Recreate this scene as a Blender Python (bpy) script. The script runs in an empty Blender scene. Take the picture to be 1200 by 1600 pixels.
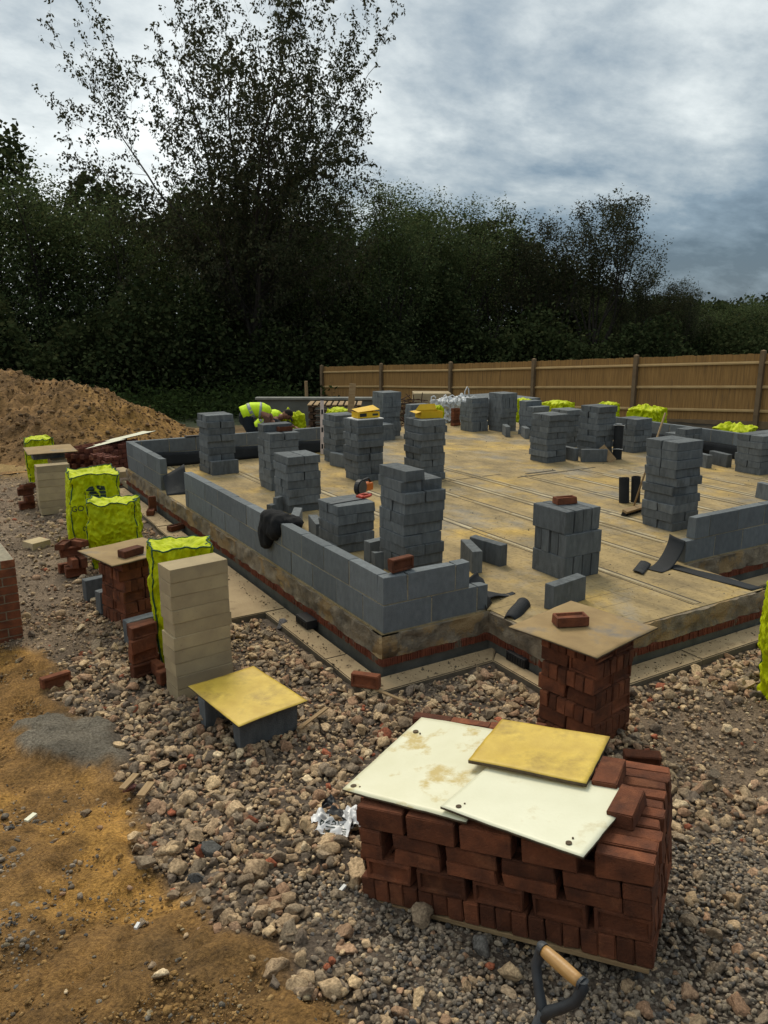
import bpy, bmesh, math, random
import numpy as np
from mathutils import Vector, Matrix, Euler
R = math.radians
scene = bpy.context.scene
C = scene.collection

# ------------------------------------------------------------------ camera, sky, sun, exposure
cam_d = bpy.data.cameras.new('camera'); cam = bpy.data.objects.new('camera', cam_d); C.objects.link(cam)
cam_d.sensor_fit = 'VERTICAL'; cam_d.sensor_height = 36.0; cam_d.lens = 1208.6 / 1600 * 36.0
cam_d.clip_end = 2000; cam_d.clip_start = 0.05
PITCH, YAW = 0.23965, 0.543
cam.location = (-2.839, -4.713, 2.306)
cam.rotation_euler = (math.pi / 2 - PITCH, 0, -YAW)
scene.camera = cam
scene.render.resolution_x = 768; scene.render.resolution_y = 1024

SUN_EL, SUN_AZ = R(52), R(15)          # azimuth clockwise from +Y: ahead of the camera, a little left
world = bpy.data.worlds.new("World"); scene.world = world; world.use_nodes = True
nt = world.node_tree; nt.nodes.clear()
N = nt.nodes.new; L = nt.links.new
out = N('ShaderNodeOutputWorld'); bg = N('ShaderNodeBackground'); bg.inputs['Strength'].default_value = 0.12
sky = N('ShaderNodeTexSky'); sky.sky_type = 'NISHITA'; sky.sun_disc = False
sky.sun_elevation = SUN_EL; sky.sun_rotation = SUN_AZ
tc = N('ShaderNodeTexCoord'); sep = N('ShaderNodeSeparateXYZ'); L(tc.outputs['Generated'], sep.inputs[0])
def wm(op, a, b=None, c=None):
    n = N('ShaderNodeMath'); n.operation = op
    for i, v in enumerate((a, b, c)):
        if v is None: continue
        if hasattr(v, 'links') or hasattr(v, 'is_linked'): L(v, n.inputs[i])
        else: n.inputs[i].default_value = v
    return n.outputs[0]
zz = wm('ADD', wm('MAXIMUM', sep.outputs[2], 0.0), 0.34)
comb = N('ShaderNodeCombineXYZ'); L(wm('DIVIDE', sep.outputs[0], zz), comb.inputs[0]); L(wm('DIVIDE', sep.outputs[1], zz), comb.inputs[1])
def wnoise(scale, det, rough, dist, off):
    m = N('ShaderNodeMapping'); m.inputs['Location'].default_value = off; m.inputs['Rotation'].default_value = (0, 0, R(25)); m.inputs['Scale'].default_value = (1, 1.25, 1)
    L(comb.outputs[0], m.inputs[0])
    n = N('ShaderNodeTexNoise'); n.inputs['Scale'].default_value = scale; n.inputs['Detail'].default_value = det
    n.inputs['Roughness'].default_value = rough; n.inputs['Distortion'].default_value = dist; L(m.outputs[0], n.inputs['Vector'])
    return n.outputs['Fac']
n1 = wnoise(1.25, 10, .56, .2, (3.1, 1.2, 0)); n2 = wnoise(4.2, 12, .62, .1, (7.7, 2.2, 4))
mix = wm('ADD', wm('MULTIPLY', n1, .62), wm('MULTIPLY', n2, .30))
# the storm bank stands low on the right of the view (east of north), brighter overhead and to the left
east = wm('ADD', wm('MULTIPLY', sep.outputs[0], .80), wm('MULTIPLY', sep.outputs[1], -.25))
lowz = wm('SUBTRACT', 1.0, wm('MULTIPLY', sep.outputs[2], 2.2))
storm = wm('MULTIPLY', wm('MAXIMUM', lowz, 0.0), wm('MAXIMUM', wm('MULTIPLY', east, .42), 0.0))
mix = wm('SUBTRACT', mix, storm)
mix = wm('ADD', mix, wm('ADD', wm('MULTIPLY', sep.outputs[2], .10), .055))
# unseen sky behind the camera darkened, added to deepen shade on south-facing sides
mix = wm('SUBTRACT', mix, wm('MULTIPLY', wm('MAXIMUM', wm('MULTIPLY', sep.outputs[1], -1.0), 0.0), .16))
cr = N('ShaderNodeValToRGB'); L(mix, cr.inputs[0])
e = cr.color_ramp.elements; e[0].position = .30; e[0].color = (.75, 1.20, 1.65, 1); e[1].position = .62; e[1].color = (8.8, 9.2, 9.0, 1)
for p, c in ((.39, (1.9, 2.6, 3.2, 1)), (.46, (3.8, 4.4, 4.7, 1)), (.53, (6.2, 6.7, 6.7, 1))):
    x = e.new(p); x.color = c
mixn = N('ShaderNodeMixRGB'); mixn.inputs[0].default_value = .10; L(cr.outputs[0], mixn.inputs[1]); L(sky.outputs[0], mixn.inputs[2])
L(mixn.outputs[0], bg.inputs['Color']); L(bg.outputs[0], out.inputs[0])

sun_d = bpy.data.lights.new('sun', 'SUN'); sun = bpy.data.objects.new('sun', sun_d); C.objects.link(sun)
sun_d.energy = 2.2; sun_d.angle = R(22); sun_d.color = (1, .90, .72)
sdir = Vector((math.sin(SUN_AZ) * math.cos(SUN_EL), math.cos(SUN_AZ) * math.cos(SUN_EL), math.sin(SUN_EL)))
sun.rotation_euler = (-sdir).to_track_quat('-Z', 'Y').to_euler()
vs = scene.view_settings; vs.view_transform = 'Standard'; vs.look = 'None'; vs.gamma = 1; vs.use_curve_mapping = False
vs.exposure = 0.0

# ------------------------------------------------------------------ numpy noise
def _h(ix, iy, iz, s):
    n = (ix * 374761393 + iy * 668265263 + iz * 2147483647 + s * 1274126177) & 0xffffffff
    n = ((n ^ (n >> 13)) * 1274126177) & 0xffffffff
    return ((n ^ (n >> 16)) & 0xffff) / 65535.0
def noise(x, y, z=0.0, s=0):
    x = np.asarray(x, float); y = np.asarray(y, float); z = np.zeros_like(x) + z
    ix = np.floor(x).astype(np.int64); iy = np.floor(y).astype(np.int64); iz = np.floor(z).astype(np.int64)
    fx, fy, fz = x - ix, y - iy, z - iz
    fx, fy, fz = [f * f * (3 - 2 * f) for f in (fx, fy, fz)]
    r = 0
    for a in (0, 1):
        for b in (0, 1):
            for c in (0, 1):
                r = r + _h(ix + a, iy + b, iz + c, s) * (fx if a else 1 - fx) * (fy if b else 1 - fy) * (fz if c else 1 - fz)
    return r * 2 - 1
def fbm(x, y, z=0.0, o=4, s=0, g=.5):
    r = 0; a = 1.
    for i in range(o):
        r = r + a * noise(np.asarray(x) * 2 ** i, np.asarray(y) * 2 ** i, np.asarray(z) * 2 ** i, s + i); a *= g
    return r
def sm(x, a, b):
    t = np.clip((np.asarray(x, float) - a) / (b - a), 0, 1); return t * t * (3 - 2 * t)

# ------------------------------------------------------------------ object helpers
def tag(o, label=None, cat=None, group=None, kind=None):
    if label:
        assert 4 <= len(label.split()) <= 16, label
        o['label'] = label
    if cat: o['category'] = cat
    if group: o['group'] = group
    if kind: o['kind'] = kind
    return o
def ob(name, me, m=None, parent=None, loc=None, rot=None):
    o = bpy.data.objects.new(name, me); C.objects.link(o)
    if m is not None:
        for mm in (m if isinstance(m, (list, tuple)) else [m]): me.materials.append(mm)
    if parent: o.parent = parent
    if loc is not None: o.location = loc
    if rot is not None: o.rotation_euler = rot
    return o
def empty(name, label, cat, loc=(0, 0, 0), rz=0, group=None):
    o = bpy.data.objects.new(name, None); C.objects.link(o); o.location = loc
    o.rotation_euler = (0, 0, rz) if not isinstance(rz, (tuple, Euler)) else rz
    o.empty_display_size = .1
    return tag(o, label, cat, group)
def copy_ob(o, parent=None):
    c = o.copy(); C.objects.link(c)
    if parent: c.parent = parent
    for ch in [k for k in bpy.data.objects if k.parent == o]: copy_ob(ch, c)
    return c
def mesh_np(name, V, F, smooth=False):
    V = np.asarray(V, np.float32); F = np.asarray(F, np.int32)
    me = bpy.data.meshes.new(name); k = F.shape[1]
    me.vertices.add(len(V)); me.vertices.foreach_set('co', V.ravel())
    me.loops.add(F.size); me.loops.foreach_set('vertex_index', F.ravel())
    me.polygons.add(len(F)); me.polygons.foreach_set('loop_start', np.arange(0, F.size, k, dtype=np.int32))
    me.polygons.foreach_set('loop_total', np.full(len(F), k, np.int32))
    if smooth: me.polygons.foreach_set('use_smooth', np.ones(len(F), bool))
    me.update(calc_edges=True); me.validate()
    return me
def vcol(me, name, col):
    a = me.color_attributes.new(name, 'FLOAT_COLOR', 'POINT')
    c = np.ones((len(col), 4), np.float32); c[:, :3] = col; a.data.foreach_set('color', c.ravel())
class MB:
    def __init__(s): s.V = []; s.F = []; s.M = []; s.n = 0
    def add(s, V, F, mi=0):
        V = np.asarray(V, float); s.V.append(V)
        for f in F: s.F.append([i + s.n for i in f]); s.M.append(mi)
        s.n += len(V); return s
    def box(s, lo, hi, rz=0, piv=None, mi=0, M=None):
        x0, y0, z0 = lo; x1, y1, z1 = hi
        V = np.array([(x0, y0, z0), (x1, y0, z0), (x1, y1, z0), (x0, y1, z0), (x0, y0, z1), (x1, y0, z1), (x1, y1, z1), (x0, y1, z1)], float)
        if rz:
            p = np.array(piv if piv is not None else ((x0 + x1) / 2, (y0 + y1) / 2)); q = V[:, :2] - p
            c, si = math.cos(rz), math.sin(rz); V[:, :2] = p + np.stack([q[:, 0] * c - q[:, 1] * si, q[:, 0] * si + q[:, 1] * c], 1)
        if M is not None: V = np.array([tuple(M @ Vector(v)) for v in V])
        return s.add(V, [(0, 3, 2, 1), (4, 5, 6, 7), (0, 1, 5, 4), (1, 2, 6, 5), (2, 3, 7, 6), (3, 0, 4, 7)], mi)
    def tube(s, P, r, n=8, mi=0, cap=True):
        P = [Vector(p) for p in P]; r = r if isinstance(r, (list, tuple)) else [r] * len(P)
        V = []; up = Vector((0, 0, 1))
        for i, p in enumerate(P):
            d = (P[min(i + 1, len(P) - 1)] - P[max(i - 1, 0)]).normalized()
            a = d.cross(up)
            if a.length < .05: a = d.cross(Vector((1, 0, 0)))
            a.normalize(); b = d.cross(a)
            for k in range(n):
                t = 2 * math.pi * k / n; V.append(p + (a * math.cos(t) + b * math.sin(t)) * r[i])
        F = [(i * n + k, i * n + (k + 1) % n, (i + 1) * n + (k + 1) % n, (i + 1) * n + k) for i in range(len(P) - 1) for k in range(n)]
        if cap: F += [tuple(range(n))[::-1], tuple((len(P) - 1) * n + k for k in range(n))]
        return s.add([tuple(v) for v in V], F, mi)
    def mesh(s, name, smooth=False, bevel=0):
        me = bpy.data.meshes.new(name); me.from_pydata(np.concatenate(s.V).tolist(), [], s.F)
        me.polygons.foreach_set('material_index', s.M)
        if smooth: me.polygons.foreach_set('use_smooth', [True] * len(s.F))
        me.update()
        if bevel:
            bm = bmesh.new(); bm.from_mesh(me)
            bmesh.ops.bevel(bm, geom=bm.edges[:], offset=bevel, segments=2, affect='EDGES', profile=.6); bm.to_mesh(me); bm.free()
        return me
def sheet(name, fn, nu, nv, thick, m, parent=None, smooth=True, **kw):
    """a curved sheet with real thickness; fn(u,v)->xyz"""
    V = []; 
    for i in range(nu + 1):
        for j in range(nv + 1): V.append(fn(i / nu, j / nv))
    V = np.array(V, float).reshape(nu + 1, nv + 1, 3)
    du = np.gradient(V, axis=0); dv = np.gradient(V, axis=1); nn = np.cross(du, dv); nn /= np.linalg.norm(nn, axis=2, keepdims=True) + 1e-9
    A = (V + nn * thick / 2).reshape(-1, 3); B = (V - nn * thick / 2).reshape(-1, 3); n = len(A)
    F = []; w = nv + 1
    for i in range(nu):
        for j in range(nv):
            a, b, c, d = i * w + j, (i + 1) * w + j, (i + 1) * w + j + 1, i * w + j + 1
            F.append((a, b, c, d)); F.append((n + d, n + c, n + b, n + a))
    ring = [j for j in range(w)] + [i * w + nv for i in range(1, nu + 1)] + [nu * w + j for j in range(nv - 1, -1, -1)] + [i * w for i in range(nu - 1, 0, -1)]
    for a, b in zip(ring, ring[1:] + ring[:1]): F.append((a, b, n + b, n + a))
    me = mesh_np(name, np.concatenate([A, B]), F, smooth)
    return ob(name, me, m, parent, **kw)

# ------------------------------------------------------------------ materials
MATS = {}
def mat(name, col, rough=.85, col2=None, nscale=6, bump=.3, bscale=40, rnd=0.0, spec=.3, detail=6, col3=None, c3scale=1.5, c3lo=.55, c3hi=.65, coord='Object', attr=None, metal=0, strmap=None, bdist=.01, c3w=1.0, wrinkle=0, trans=0):
    m = bpy.data.materials.new(name); m.use_nodes = True; nt = m.node_tree; nt.nodes.clear(); N = nt.nodes.new; L = nt.links.new
    o = N('ShaderNodeOutputMaterial'); p = N('ShaderNodeBsdfPrincipled'); L(p.outputs[0], o.inputs[0])
    p.inputs['Roughness'].default_value = rough; p.inputs['Specular IOR Level'].default_value = spec; p.inputs['Metallic'].default_value = metal
    tc = N('ShaderNodeTexCoord'); vec = tc.outputs[coord]
    oi = N('ShaderNodeObjectInfo')
    if rnd:
        ad = N('ShaderNodeVectorMath'); ad.operation = 'ADD'
        cm = N('ShaderNodeCombineXYZ'); mu = N('ShaderNodeMath'); mu.operation = 'MULTIPLY'; mu.inputs[1].default_value = 37.
        L(oi.outputs['Random'], mu.inputs[0]); L(mu.outputs[0], cm.inputs[0]); L(mu.outputs[0], cm.inputs[2])
        L(vec, ad.inputs[0]); L(cm.outputs[0], ad.inputs[1]); vec = ad.outputs[0]
    if strmap:
        mp = N('ShaderNodeMapping'); mp.inputs['Scale'].default_value = strmap; L(vec, mp.inputs[0]); vec2 = mp.outputs[0]
    else: vec2 = vec
    def noi(scale, v, det=detail, r=.6):
        n = N('ShaderNodeTexNoise'); n.inputs['Scale'].default_value = scale; n.inputs['Detail'].default_value = det; n.inputs['Roughness'].default_value = r; L(v, n.inputs['Vector']); return n.outputs['Fac']
    def ramp(f, a, b, ca=(0, 0, 0, 1), cb=(1, 1, 1, 1)):
        r = N('ShaderNodeValToRGB'); L(f, r.inputs[0]); r.color_ramp.elements[0].position = a; r.color_ramp.elements[0].color = ca; r.color_ramp.elements[1].position = b; r.color_ramp.elements[1].color = cb; return r.outputs[0]
    c = None
    if attr:
        at = N('ShaderNodeAttribute'); at.attribute_name = attr; c = at.outputs['Color']
        mm = N('ShaderNodeMixRGB'); mm.blend_type = 'MULTIPLY'; mm.inputs[0].default_value = 1; L(c, mm.inputs[1])
        L(ramp(noi(nscale, vec2), .32, .68, (.50, .48, .46, 1) if name in ('rubble_stone', 'ground_soil', 'dug_clay') else (.86, .86, .86, 1), (1.42, 1.42, 1.42, 1) if name in ('rubble_stone', 'ground_soil', 'dug_clay') else (1.14, 1.14, 1.14, 1)), mm.inputs[2]); c = mm.outputs[0]
    else:
        c2 = col2 or tuple(x * .7 for x in col)
        c = ramp(noi(nscale, vec2), .32, .68, (*c2, 1), (*col, 1))
    if col3:
        mm = N('ShaderNodeMixRGB'); f = ramp(noi(c3scale, vec2, 8, .65), c3lo, c3hi, (0, 0, 0, 1), (c3w, c3w, c3w, 1)); L(f, mm.inputs[0]); L(c, mm.inputs[1]); mm.inputs[2].default_value = (*col3, 1); c = mm.outputs[0]
    if rnd:
        hs = N('ShaderNodeHueSaturation'); mr = N('ShaderNodeMapRange'); mr.inputs['To Min'].default_value = 1 - rnd; mr.inputs['To Max'].default_value = 1 + rnd
        L(oi.outputs['Random'], mr.inputs[0]); L(mr.outputs[0], hs.inputs['Value']); L(c, hs.inputs['Color']); c = hs.outputs[0]
    L(c, p.inputs['Base Color'])
    if bump:
        b = N('ShaderNodeBump'); b.inputs['Strength'].default_value = bump; b.inputs['Distance'].default_value = bdist
        L(noi(bscale, vec, 5, .65), b.inputs['Height'])
        if wrinkle:
            b2 = N('ShaderNodeBump'); b2.inputs['Strength'].default_value = wrinkle; b2.inputs['Distance'].default_value = .03
            mg = N('ShaderNodeTexNoise'); mg.noise_type = 'RIDGED_MULTIFRACTAL'; mg.inputs['Scale'].default_value = 7; mg.inputs['Detail'].default_value = 4; L(vec, mg.inputs['Vector'])
            L(mg.outputs['Fac'], b2.inputs['Height']); L(b2.outputs[0], b.inputs['Normal'])
        L(b.outputs[0], p.inputs['Normal'])
    if trans:
        t = N('ShaderNodeBsdfTranslucent'); L(c, t.inputs['Color']); mx = N('ShaderNodeMixShader'); mx.inputs[0].default_value = trans
        L(p.outputs[0], mx.inputs[1]); L(t.outputs[0], mx.inputs[2]); L(mx.outputs[0], o.inputs[0])
    MATS[name] = m; return m
M_block = mat('aircrete_grey', (.150, .163, .168), .92, (.092, .101, .106), 12, .8, 110, rnd=.22, col3=(.065, .070, .072), c3scale=4.5, c3lo=.57, c3hi=.63, c3w=.45, strmap=(1.6, 1.6, .5))
M_block_wall = mat('aircrete_wall', (.165, .182, .19), .92, (.105, .118, .125), 14, attr='col', bump=.7, bscale=110, col3=(.09, .095, .098), c3scale=2.2, c3lo=.56, c3hi=.66, c3w=.28, strmap=(1.5, 1.5, .8))
M_mortar = mat('mortar', (.36, .31, .22), .95, (.2, .18, .13), 20, .7, 90)
M_tanblock = mat('tan_dense_block', (.47, .375, .22), .95, (.33, .26, .16), 4, .6, 160, rnd=.12, col3=(.22, .17, .11), c3scale=45, c3lo=.62, c3hi=.7, c3w=.6)
M_brick = mat('red_brick', (.190, .062, .027), .92, (.082, .030, .016), 11, .8, 110, rnd=.38, col3=(.33, .125, .055), c3scale=5, c3lo=.56, c3hi=.70, c3w=.6)
M_ply = mat('weathered_ply', (.34, .235, .105), .8, (.22, .145, .065), 3.5, .25, 60, col3=(.13, .13, .13), c3scale=2.1, c3lo=.54, c3hi=.66, c3w=.75)
M_yply = mat('yellow_faced_ply', (.66, .47, .07), .5, (.46, .30, .035), 5, .2, 60, col3=(.30, .19, .03), c3scale=4.2, c3lo=.50, c3hi=.66, c3w=.8, spec=.4)
M_wply = mat('white_faced_board', (.68, .66, .48), .45, (.60, .58, .39), 3, .1, 50, col3=(.44, .31, .06), c3scale=4.6, c3lo=.525, c3hi=.62, c3w=.85, spec=.5)
M_wply2 = mat('white_faced_board_clean', (.70, .69, .52), .45, (.63, .62, .45), 3, .1, 50, col3=(.45, .36, .16), c3scale=5.2, c3lo=.60, c3hi=.70, c3w=.5, spec=.5)
M_plyedge = mat('board_edge', (.12, .085, .05), .9, (.07, .05, .03), 30, .4, 80)
M_timber = mat('pale_timber', (.36, .25, .13), .85, (.25, .16, .08), 6, .3, 60, strmap=(1, 8, 8))
M_dark = mat('black_plastic', (.018, .019, .021), .55, (.012, .012, .014), 8, .1, 40, spec=.4)
M_dpc = mat('black_membrane', (.026, .028, .031), .72, (.016, .018, .020), 5, .35, 200, spec=.2, col3=(.07, .07, .065), c3scale=3, c3lo=.58, c3hi=.7, c3w=.5)
M_fabric = mat('black_fabric', (.014, .014, .015), .95, (.008, .008, .009), 20, .4, 200)
M_bag = mat('fluoro_yellow_bag', (.58, .65, .0), .6, (.40, .46, .0), 7, .4, 60, spec=.22, wrinkle=1.0, trans=.06)
M_seam = mat('dark_green_tape', (.03, .11, .045), .6, (.02, .07, .03), 20, .2, 60)
M_print = mat('dark_print', (.03, .05, .045), .7, bump=0)
M_wbag = mat('white_woven_bag', (.62, .63, .63), .6, (.45, .46, .47), 6, .3, 120, wrinkle=.5)
M_box = mat('yellow_cardboard', (.72, .45, .015), .6, (.60, .36, .012), 5, .1, 60)
M_orange = mat('orange_plastic', (.65, .16, .02), .45, bump=.05)
M_redp = mat('red_plastic', (.5, .06, .03), .45, bump=.05)
M_steel = mat('tool_steel', (.12, .13, .14), .4, bump=.1, metal=.6)
M_gripw = mat('varnished_wood', (.50, .29, .10), .42, (.34, .18, .055), 3, .15, 30, strmap=(30, 2, 30), spec=.5)
M_shov = mat('dark_grey_moulding', (.035, .04, .045), .5, (.028, .03, .034), 30, .15, 300, spec=.4)
M_paper = mat('white_printed_film', (.78, .78, .78), .4, (.6, .6, .6), 9, .2, 40, spec=.5)
M_pink = mat('level_enamel', (.80, .66, .60), .4, bump=0)
M_white = mat('white_card', (.8, .8, .78), .6, bump=0)

# ------------------------------------------------------------------ ground height
def gh(x, y):
    x = np.asarray(x, float); y = np.asarray(y, float)
    s = (x + 2.839) * .517 + (y + 4.713) * .856; l = (x + 2.839) * .856 - (y + 4.713) * .517
    z = np.interp(s, [-6, 0, 1.6, 2.39, 2.91, 4, 5], [1.0, .55, .12, -.075, -.19, -.335, -.36])
    # the far ground falls away behind the plot, most on the left
    w = sm(y + .0 * x, 8.5, 25)
    fall = -.97 * w * sm(s, 12, 31)
    fall = fall - .25 * sm(s, 32, 45)
    fall = fall + .10 * sm(x, 11, 15) * (1 - sm(y, 6, 12))
    return z + fall
def clay_mask(x, y):
    xb = np.interp(y, [-3.6, -2.84, -2.53, -2.2, -1.8, -1.2, -.5, .66, 1.24, 1.9, 2.4, 9], [-1.55, -1.78, -1.90, -1.98, -2.08, -2.12, -2.2, -2.10, -2.10, -2.25, -2.6, -4.5])
    d = xb - x + .16 * fbm(x * 3.1, y * 3.1, 0, 3, 11)
    return sm(d, -.10, .12)
def mortar_mask(x, y):
    dx, dy = x + 2.24, y - .28
    a = R(20); u = dx * math.cos(a) + dy * math.sin(a); v = -dx * math.sin(a) + dy * math.cos(a)
    return sm(1.12 - (u / .27) ** 2 - (v / .52) ** 2 + .30 * fbm(x * 6, y * 6, 0, 3, 4), .0, .5)
def inside(x, y, pad=0):
    """footprint of slab + outer leaf"""
    a = (x > -.30 - pad) & (y > -.27 - pad) & (x < 9.7 + pad) & (y < 10.4 + pad) & ~((x < 4.4) & (y > 8.3 + pad))
    b = (x > .85 - pad) & (x < 3.72 + pad) & (y > -1.12 - pad) & (y < 0)
    c = (x > -.75 - pad) & (x < 0) & (y > 1.66 - pad) & (y < 3.4 + pad)
    return a | b | c

def axis(segs):
    a = [segs[0][0]]
    for s0, s1, st in segs:
        n = max(1, int(round((s1 - s0) / st))); a += list(np.linspace(s0, s1, n + 1)[1:])
    return np.array(a)
gx = axis([(-600, -120, 60), (-120, -30, 9), (-30, -8, 2), (-8, -3.6, .3), (-3.6, 2.8, .028), (2.8, 6, .12), (6, 20, .5), (20, 60, 2.5), (60, 600, 60)])
gy = axis([(-600, -60, 60), (-60, -8, 4), (-8, -4.2, .3), (-4.2, 3.2, .028), (3.2, 10, .08), (10, 24, .3), (24, 60, 1.5), (60, 600, 60)])
GX, GY = np.meshgrid(gx, gy, indexing='ij')
GZ = gh(GX, GY)
near = (sm(GX, -7, -3.6) * (1 - sm(GX, 14, 30)) * sm(GY, -7, -4.2) * (1 - sm(GY, 14, 40)))
cl = clay_mask(GX, GY); mo = mortar_mask(GX, GY)
GZ = GZ + near * (.035 * fbm(GX * 1.3, GY * 1.3, 0, 3, 1) + .012 * fbm(GX * 7, GY * 7, 0, 3, 2) * (1 + .8 * cl))
lump = np.abs(fbm(GX * 9, GY * 9, 0, 4, 31))
GZ = GZ + near * cl * (.030 * lump * sm(fbm(GX * 1.7, GY * 1.7, 0, 2, 41), -.2, .6) + .010 * fbm(GX * 26, GY * 26, 0, 3, 51) + .022 * fbm(GX * 3.3, GY * 3.3, 0, 2, 61))
GZ = GZ + mo * (.05 + .014 * fbm(GX * 22, GY * 22, 0, 3, 71))
ins = inside(GX, GY, -.04)
GZ = np.where(ins, -.85, GZ)
nx, ny = GX.shape
idx = np.arange(nx * ny).reshape(nx, ny)
F = np.stack([idx[:-1, :-1], idx[1:, :-1], idx[1:, 1:], idx[:-1, 1:]], -1).reshape(-1, 4)
gme = mesh_np('ground', np.stack([GX, GY, GZ], -1).reshape(-1, 3), F, True)
def c3(*c): return np.array(c)
S_ = (GX + 2.839) * .517 + (GY + 4.713) * .856
n_a = fbm(GX * .9, GY * .9, 0, 4, 81)[..., None]; n_b = fbm(GX * 4, GY * 4, 0, 4, 91)[..., None]
clayc = c3(.300, .165, .052) * (1 + .20 * n_a + .22 * n_b) + c3(.09, .045, -.002) * sm(n_a + .5 * n_b, .1, .8)
clayc = clayc + (c3(.15, .098, .045) - clayc) * sm(-n_a - .5 * n_b, .45, 1.2) * .30
clayc = clayc * (1 + .30 * fbm(GX * 15, GY * 15, 0, 2, 97))[..., None]
hard = c3(.23, .168, .112) * (1 + .3 * n_b + .2 * n_a)
grav = c3(.13, .10, .075) * (1 + .3 * n_b)
finez = (sm(GX, -1.2, -1.7) if False else (1 - sm(GX, -1.7, -1.1)) * sm(GY, 1.2, 2.2))
finer = sm(GX, .6, 1.0) * (1 - sm(GY, -1.5, -1.2)) * sm(GY, -3.2, -2.7)
fz = np.clip(np.maximum(finez, finer), 0, 1)[..., None]
col = grav * (1 - fz) + hard * fz
dirt = c3(.20, .128, .055) * (1 + .35 * n_a + .3 * n_b)
track = np.clip((1 - sm(np.abs(GY - 12.1 + .1 * GX), .9, 1.8)), 0, 1)[..., None]
dirt = dirt + (c3(.40, .27, .10) - dirt) * track * .7
fd = sm(GY + .4 * fbm(GX, GY, 0, 2, 5), 9.6, 10.6)[..., None]
col = col * (1 - fd) + dirt * fd
green = sm(S_, 21, 25)[..., None] * np.ones_like(col); green = np.clip(green, 0, 1)
col = col * (1 - green) + c3(.028, .040, .014) * (1 + .4 * n_b) * green
dk = (sm(GX, 9.9, 10.3) * (1 - green[..., 0]))[..., None]
col = col * (1 - dk) + c3(.06, .05, .035) * (1 + .4 * n_b) * dk
col = col * (1 - cl[..., None]) + clayc * cl[..., None]
col = col * (1 - mo[..., None]) + c3(.20, .175, .135) * (1 + .3 * n_b) * mo[..., None]
vcol(gme, 'col', np.clip(col, .004, 1).reshape(-1, 3))
M_ground = mat('ground_soil', (1, 1, 1), .95, attr='col', nscale=60, bump=1.0, bscale=90, bdist=.03)
tag(ob('ground', gme, M_ground), kind='structure')

# ------------------------------------------------------------------ rocks
rng = np.random.default_rng(7)
def ico(sub):
    bm = bmesh.new(); bmesh.ops.create_icosphere(bm, subdivisions=sub, radius=1)
    V = np.array([v.co[:] for v in bm.verts]); F = np.array([[v.index for v in f.verts] for f in bm.faces]); bm.free(); return V, F
ICO = {k: ico(k) for k in (1, 2, 3)}
def rock(sub, r):
    V, F = ICO[sub]; V = V.copy()
    for _ in range(9 if sub == 3 else 6):
        n = r.normal(size=3); n /= np.linalg.norm(n); d = r.uniform(.34, .74); t = V @ n
        V = V - np.where(t > d, t - d, 0)[:, None] * n
    if sub == 3: V *= (1.12 + .16 * fbm(V[:, 0] * 3.2 + r.uniform(0, 50), V[:, 1] * 3.2, V[:, 2] * 3.2, 3, 3))[:, None]
    V *= np.array([1, r.uniform(.65, .95), r.uniform(.5, .8)])
    return V
PROTO = {k: [rock(k, rng) for _ in range(14)] for k in (1, 2, 3)}
PAL = np.array([(.38, .30, .21), (.31, .24, .17), (.235, .19, .145), (.43, .34, .23), (.28, .185, .13), (.33, .23, .165), (.13, .11, .095), (.20, .17, .14), (.54, .46, .34), (.28, .10, .06), (.25, .21, .165)])
PAL = PAL * np.array([1.26, 1.15, .98])
PW = np.array([16, 16, 13, 10, 9, 7, 9, 10, 3, 2, 10.]); PW /= PW.sum()
def scatter(name, X, Y, S, sub, label, cat, pal=PAL, pw=PW, lift=.25, m=None, zf=None, smooth=False):
    n = len(X); V0, F0 = ICO[sub]; nv = len(V0)
    pi = rng.integers(0, 14, n); P = np.array(PROTO[sub])[pi]
    a = rng.uniform(0, 2 * math.pi, n); ca, sa = np.cos(a), np.sin(a)
    tx = rng.normal(0, .35, n); ty = rng.normal(0, .35, n)
    P = P.copy(); x, y, z = P[..., 0].copy(), P[..., 1].copy(), P[..., 2].copy()
    y, z = y * np.cos(tx)[:, None] - z * np.sin(tx)[:, None], y * np.sin(tx)[:, None] + z * np.cos(tx)[:, None]
    x, z = x * np.cos(ty)[:, None] - z * np.sin(ty)[:, None], x * np.sin(ty)[:, None] + z * np.cos(ty)[:, None]
    x, y = x * ca[:, None] - y * sa[:, None], x * sa[:, None] + y * ca[:, None]
    Z = (gh(X, Y) + .035 * fbm(X * 1.3, Y * 1.3, 0, 3, 1)) if zf is None else zf(X, Y)
    W = np.stack([x * S[:, None] + X[:, None], y * S[:, None] + Y[:, None], z * S[:, None] + (Z + S * lift * rng.uniform(.2, 1.6, n))[:, None]], -1).reshape(-1, 3)
    Fc = (F0[None] + (np.arange(n) * nv)[:, None, None]).reshape(-1, 3)
    me = mesh_np(name, W, Fc, smooth)
    c = pal[rng.choice(len(pal), n, p=pw)] * rng.uniform(.75, 1.25, (n, 1))
    vcol(me, 'col', np.repeat(c, nv, 0))
    return tag(ob(name, me, m or M_rock), label, cat, kind='stuff')
M_rock = mat('rubble_stone', (1, 1, 1), .93, attr='col', nscale=75, bump=1.0, bscale=150, bdist=.008, coord='Object')
def pts(n, x0, x1, y0, y1): return rng.uniform(x0, x1, n), rng.uniform(y0, y1, n)
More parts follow.
